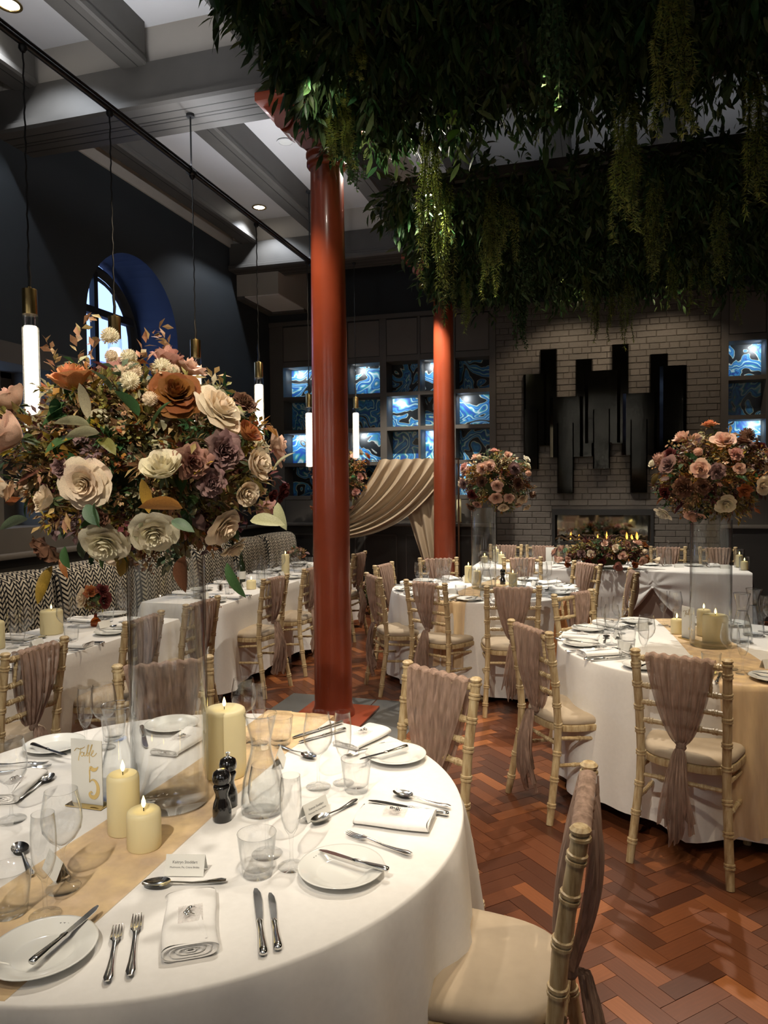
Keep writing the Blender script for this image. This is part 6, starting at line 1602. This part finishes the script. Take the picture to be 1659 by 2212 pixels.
A1 = [(236, 720, 20, 'pom', 'ivory'), (240, 765, 15, 'pom', 'cream'), (277, 766, 19, 'pom', 'ivory'), (287, 797, 20, 'pom', 'cream'), (280, 817, 21, 'pom', 'ivory'), (350, 788, 22, 'pom', 'ivory'), (375, 797, 15, 'pom', 'cream'), (324, 858, 17, 'pom', 'cream'), (258, 797, 13, 'pom', 'cream'),
      (154, 826, 46, 'bud', 'peach', UP), (382, 845, 52, 'rose', 'rust'), (478, 879, 54, 'rose', 'cream', (.5, 0, .3)), (531, 868, 27, 'mum', 'brown'), (29, 868, 38, 'bud', 'blush', LU), (29, 940, 50, 'bud', 'blush', (-.7, -.2, .2)),
      (180, 1045, 50, 'rose', 'cream'), (352, 1015, 45, 'bud', 'ivory', (-.2, 0, .6)), (418, 998, 38, 'mum', 'dusty'), (484, 972, 42, 'mum', 'mauve'), (551, 1004, 36, 'bud', 'cream', (.4, 0, .2)), (533, 939, 30, 'bud', 'terracotta', (.5, 0, .6)),
      (102, 1080, 31, 'bud', 'cream', (-.3, 0, .4)), (225, 1179, 46, 'rose', 'ivory'), (332, 1156, 46, 'rose', 'ivory'), (488, 1144, 40, 'rose', 'cream', (.3, 0, 0)), (459, 1043, 30, 'mum', 'mauve'), (529, 1064, 28, 'bud', 'cream'), (612, 1062, 23, 'mum', 'burgundy'), (586, 1068, 14, 'bud', 'burgundy'),
      (508, 1187, 28, 'rose', 'cream', (.3, 0, -.4)), (96, 1188, 36, 'mum', 'brown', (-.5, 0, -.2)), (130, 1010, 20, 'mum', 'mauve'), (215, 1120, 20, 'mum', 'brown')]
c1 = aty(312, 1003, T5[1])
t1 = arrangement((c1.x, c1.y, c1.z), (.385, .36, .285), 'large arrangement of cream, rust and peach roses above the tall vase, with pompom flowers', A1, 22, 620, 150, 42, hi=True, sub=True, leafsize=.066, up=.4)
# single large autumn leaves seen in front
def bigleaf(t, px, py, Y, d, ln, kind, roll=0.0):
    p = aty(px, py, Y); obj('leaf', leafobj(kind), t, p-t.location, rotto(d, roll).to_euler(), ln*.78)
for a in ((395, 1098, 1.36, (-.9, -.1, .25), .11, 'mid|leaf_rust', .9), (322, 1110, 1.37, (-.1, -.1, 1), .10, 'long|leaf_rust', 1.3), (113, 1222, 1.62, (-.4, -.3, -.9), .13, 'long|leaf_rust', 1.2), (130, 1205, 1.62, (.3, -.2, -.5), .07, 'long|leaf_rust', .6), (185, 1090, 1.36, (.5, -.2, -.6), .07, 'round|leaf_sage', 1), (205, 1085, 1.36, (.1, -.3, -1), .075, 'round|leaf_green', 1.2),
          (370, 1125, 1.38, (.9, -.2, -.2), .07, 'mid|leaf_sage', .9), (400, 1200, 1.5, (-.1, -.3, -1), .11, 'round|leaf_burgundy', 1.4), (490, 1215, 1.5, (.4, -.2, -1), .11, 'long|leaf_green', 1.2), (215, 935, 1.36, (-.8, -.2, .1), .085, 'mid|leaf_pale', .8), (195, 920, 1.37, (-.5, -.2, .2), .09, 'mid|leaf_pale', .7), (190, 905, 1.4, (-.1, -.1, 1), .10, 'long|leaf_pale', 1.3),
          (540, 1125, 1.55, (.9, -.1, .1), .10, 'mid|leaf_pale', .9), (590, 1020, 1.7, (.5, -.1, .9), .09, 'long|leaf_pale', .7), (600, 1085, 1.7, (.2, -.2, -1), .09, 'mid|leaf_pale', .9), (330, 925, 1.38, (.3, -.2, .7), .09, 'mid|leaf_green', 1), (300, 900, 1.4, (-.3, -.2, .7), .09, 'mid|leaf_green', .8), (90, 925, 1.5, (.5, -.1, .4), .09, 'mid|leaf_green', .9), (100, 905, 1.5, (.7, -.1, .6), .09, 'round|leaf_green', .9), (60, 1120, 1.5, (-.9, -.1, -.1), .09, 'mid|leaf_sage', .7), (140, 1180, 1.45, (.2, -.3, -.6), .07, 'round|leaf_green', .9)):
    bigleaf(t1, *a)
# tall sprigs standing up at the top
st = MB(); lf = MB()
rng = random.Random(9)
for px, py, Y, l in ((170, 790, 1.75, .16), (195, 800, 1.8, .13), (300, 790, 1.72, .13), (385, 790, 1.8, .10), (120, 810, 1.75, .10)):
    p = aty(px, py, Y)-t1.location; sprig(lf, p, (rng.uniform(-.3, .3), 0, 1), l, 12, rng, [leaf_shape(.034, .018, .2, .2, 1)]); st.tube([p, p+Vector((0, 0, l))], .0015, 4)
o = obj('filler_foliage', lf.mesh('filler_foliage', 'leaf_tan', None), t1); o['kind'] = 'stuff'
A3 = [(1533, 916, 19, 'rose', 'peach', UP), (1565, 949, 26, 'rose', 'blush'), (1475, 948, 20, 'bud', 'blush', LU), (1503, 942, 10, 'pom', 'blush'), (1508, 974, 10, 'pom', 'blush'), (1443, 1002, 20, 'rose', 'mauve'), (1513, 1013, 21, 'rose', 'blush'), (1549, 1018, 17, 'mum', 'mauve'), (1605, 952, 21, 'rose', 'brown', UP), (1616, 935, 17, 'pom', 'brown'),
      (1650, 1049, 21, 'rose', 'cream'), (1569, 1089, 23, 'rose', 'ivory'), (1499, 1116, 22, 'rose', 'blush'), (1432, 1110, 21, 'rose', 'white'), (1475, 1054, 22, 'mum', 'brown'), (1518, 1051, 17, 'mum', 'brown'), (1410, 1003, 10, 'bud', 'white'), (1446, 978, 13, 'mum', 'burgundy'), (1645, 964, 16, 'rose', 'burgundy'), (1598, 1011, 13, 'rose', 'blush'), (1435, 1065, 13, 'mum', 'burgundy'), (1590, 980, 15, 'mum', 'pink'), (1610, 1060, 15, 'mum', 'terracotta')]
c3 = aty(1535, 1030, T4[1]); arrangement(c3, (.315, .31, .225), 'rounded arrangement of blush and mauve roses above the tall vase beside table sign 4', A3, 14, 360, 70, 43, leafsize=.06, hi=True)
A2 = [(1067, 973, 11, 'rose', 'pink', UP), (1096, 984, 10, 'bud', 'blush'), (1112, 1011, 14, 'rose', 'mauve'), (1138, 991, 10, 'rose', 'white'), (1143, 1022, 7, 'pom', 'blush'), (1074, 1049, 13, 'rose', 'blush'), (1071, 1076, 14, 'rose', 'blush'), (1100, 1076, 12, 'rose', 'blush'), (1129, 1078, 13, 'rose', 'cream'), (1087, 1098, 12, 'rose', 'cream'), (1139, 1096, 10, 'rose', 'cream'),
      (1001, 1008, 12, 'rose', 'pink'), (1041, 1011, 14, 'rose', 'blush'), (1057, 1005, 13, 'rose', 'blush'), (1034, 986, 6, 'pom', 'cream'), (1019, 1069, 11, 'mum', 'burgundy'), (1017, 1096, 12, 'mum', 'brown'), (1040, 1040, 12, 'mum', 'brown'), (1120, 1045, 12, 'mum', 'brown'), (1000, 1045, 11, 'mum', 'mauve'), (1030, 1090, 10, 'rose', 'dusty')]
c2 = aty(1073, 1040, T3[1]); arrangement(c2, (.315, .31, .255), 'rounded arrangement of blush and cream roses above the vase on the middle round table', A2, 12, 300, 40, 44, leafsize=.06, hi=True)
# drape flowers
cd_ = aty(735, 1030, 8.85); arrangement(cd_, (.42, .20, .42), 'cascade of rust foliage and pink roses tied to the drape frame', [(768, 1062, 9, 'rose', 'pink'), (778, 1030, 9, 'bud', 'pink'), (670, 1010, 8, 'rose', 'cream'), (680, 1030, 9, 'rose', 'blush'), (676, 1098, 9, 'rose', 'peach'), (675, 1075, 8, 'mum', 'mauve'), (795, 985, 8, 'mum', 'terracotta'), (765, 985, 8, 'rose', 'blush')], 10, 330, 40, 45, leafsize=.09,
            fills=(('leaf_rust', .40), ('leaf_tan', .2), ('leaf_burgundy', .15), ('leaf_olive', .15), ('leaf_green', .10)))
for px, py, r_, lab, sd in ((797, 1283, (.10, .10, .22), 'small pile of cream and pink flowers at the foot of the drape', 51), (925, 1222, (.09, .09, .10), 'pink flower cluster beside the far red column', 52)):
    p = aty(px, py, 8.75); p.z = max(r_[2]+.01, p.z if sd == 52 else r_[2]+.01)
    arrangement(p, r_, lab, [], 7, 60, 8, sd, pal=('cream', 'pink', 'blush'), leafsize=.05, name='floor_flowers')
# low centrepiece on the top table
cl = aty(1305, 1200, 7.88); cl.z = TZ+.135
AL = [(1307, 1173, 8, 'rose', 'blush'), (1330, 1184, 9, 'rose', 'cream'), (1277, 1197, 9, 'rose', 'cream'), (1256, 1196, 9, 'mum', 'mauve'), (1345, 1200, 10, 'rose', 'blush'), (1335, 1225, 11, 'rose', 'pink'), (1228, 1207, 8, 'bud', 'blush'), (1226, 1219, 8, 'rose', 'terracotta'), (1211, 1208, 6, 'pom', 'blush'), (1372, 1220, 8, 'rose', 'terracotta'), (1388, 1212, 10, 'rose', 'blush'), (1397, 1240, 9, 'rose', 'pink'), (1394, 1190, 6, 'pom', 'cream'), (1300, 1215, 9, 'mum', 'burgundy'), (1270, 1215, 8, 'mum', 'burgundy')]
arrangement(cl, (.52, .18, .185), 'long low arrangement of roses and burgundy foliage on the top table', AL, 14, 300, 40, 46, leafsize=.06, lower=False, fills=(('leaf_burgundy', .4), ('leaf_rust', .15), ('leaf_olive', .2), ('leaf_green', .25)))
# amber bud vase and glass globe on the banquette tables
p = w(207, 1352); t = thing('bud_vase', 'small ribbed amber glass bud vase', 'vase', tuple(p)); obj('glass_body', MB().lathe([(0, 0), (.028, 0), (.032, .004), (.033, .030), (.024, .045), (.011, .056), (.010, .075), (.013, .08), (.010, .08), (.008, .06), (0, .058)], 28, ribs=-.04).mesh('amber_vase', 'glass_amber', 60), t)
arrangement((p.x, p.y, p.z+.175), (.085, .075, .085), 'posy of cream and burgundy flowers in the amber bud vase', [(177, 1292, 22, 'rose', 'cream'), (222, 1275, 16, 'mum', 'burgundy'), (228, 1298, 17, 'rose', 'burgundy'), (195, 1278, 15, 'mum', 'terracotta')], 3, 70, 6, 47, leafsize=.05, name='posy')
p = w(643, 1224); t = thing('globe_vase', 'clear glass globe vase holding peach flowers', 'vase', tuple(p)); obj('glass_body', MB().lathe([(0, 0), (.04, 0), (.075, .03), (.09, .075), (.08, .12), (.055, .145), (.052, .145), (.077, .118), (.087, .075), (.072, .033), (0, .004)], 28).mesh('globe', 'glass_clear', 180), t)
arrangement((p.x, p.y, p.z+.15), (.10, .09, .06), 'peach flower posy in the glass globe vase', [], 7, 50, 5, 48, pal=('peach', 'blush', 'terracotta'), leafsize=.05, name='posy')
# one pine cone on the banquette cloth
p = w(476, 1276); t = thing('pine_cone', 'small brown pine cone lying on the banquette cloth', 'pine cone', tuple(p)); mb = MB(); V = leaf_shape(.016, .016, .3, .2, 1)
for i in range(60): z = i/60; r = .022*sin(pi*(z*.85+.1)); a = i*2.4; mb.add(*V, Matrix.Translation((r*cos(a)*.6, r*sin(a)*.6, .004+.05*z)) @ rotto((cos(a), sin(a), .3)))
obj('scales', mb.mesh('scales', 'charred_log', None), t); obj('core', MB().lathe([(0, 0), (.012, .008), (.012, .04), (0, .056)], 10).mesh('core', 'charred_log', 60), t)
# ------------------------------------------------------------------ place settings, laid round whatever already stands on the tables
for a_, k_ in SETTINGS: lay(*a_, **k_)
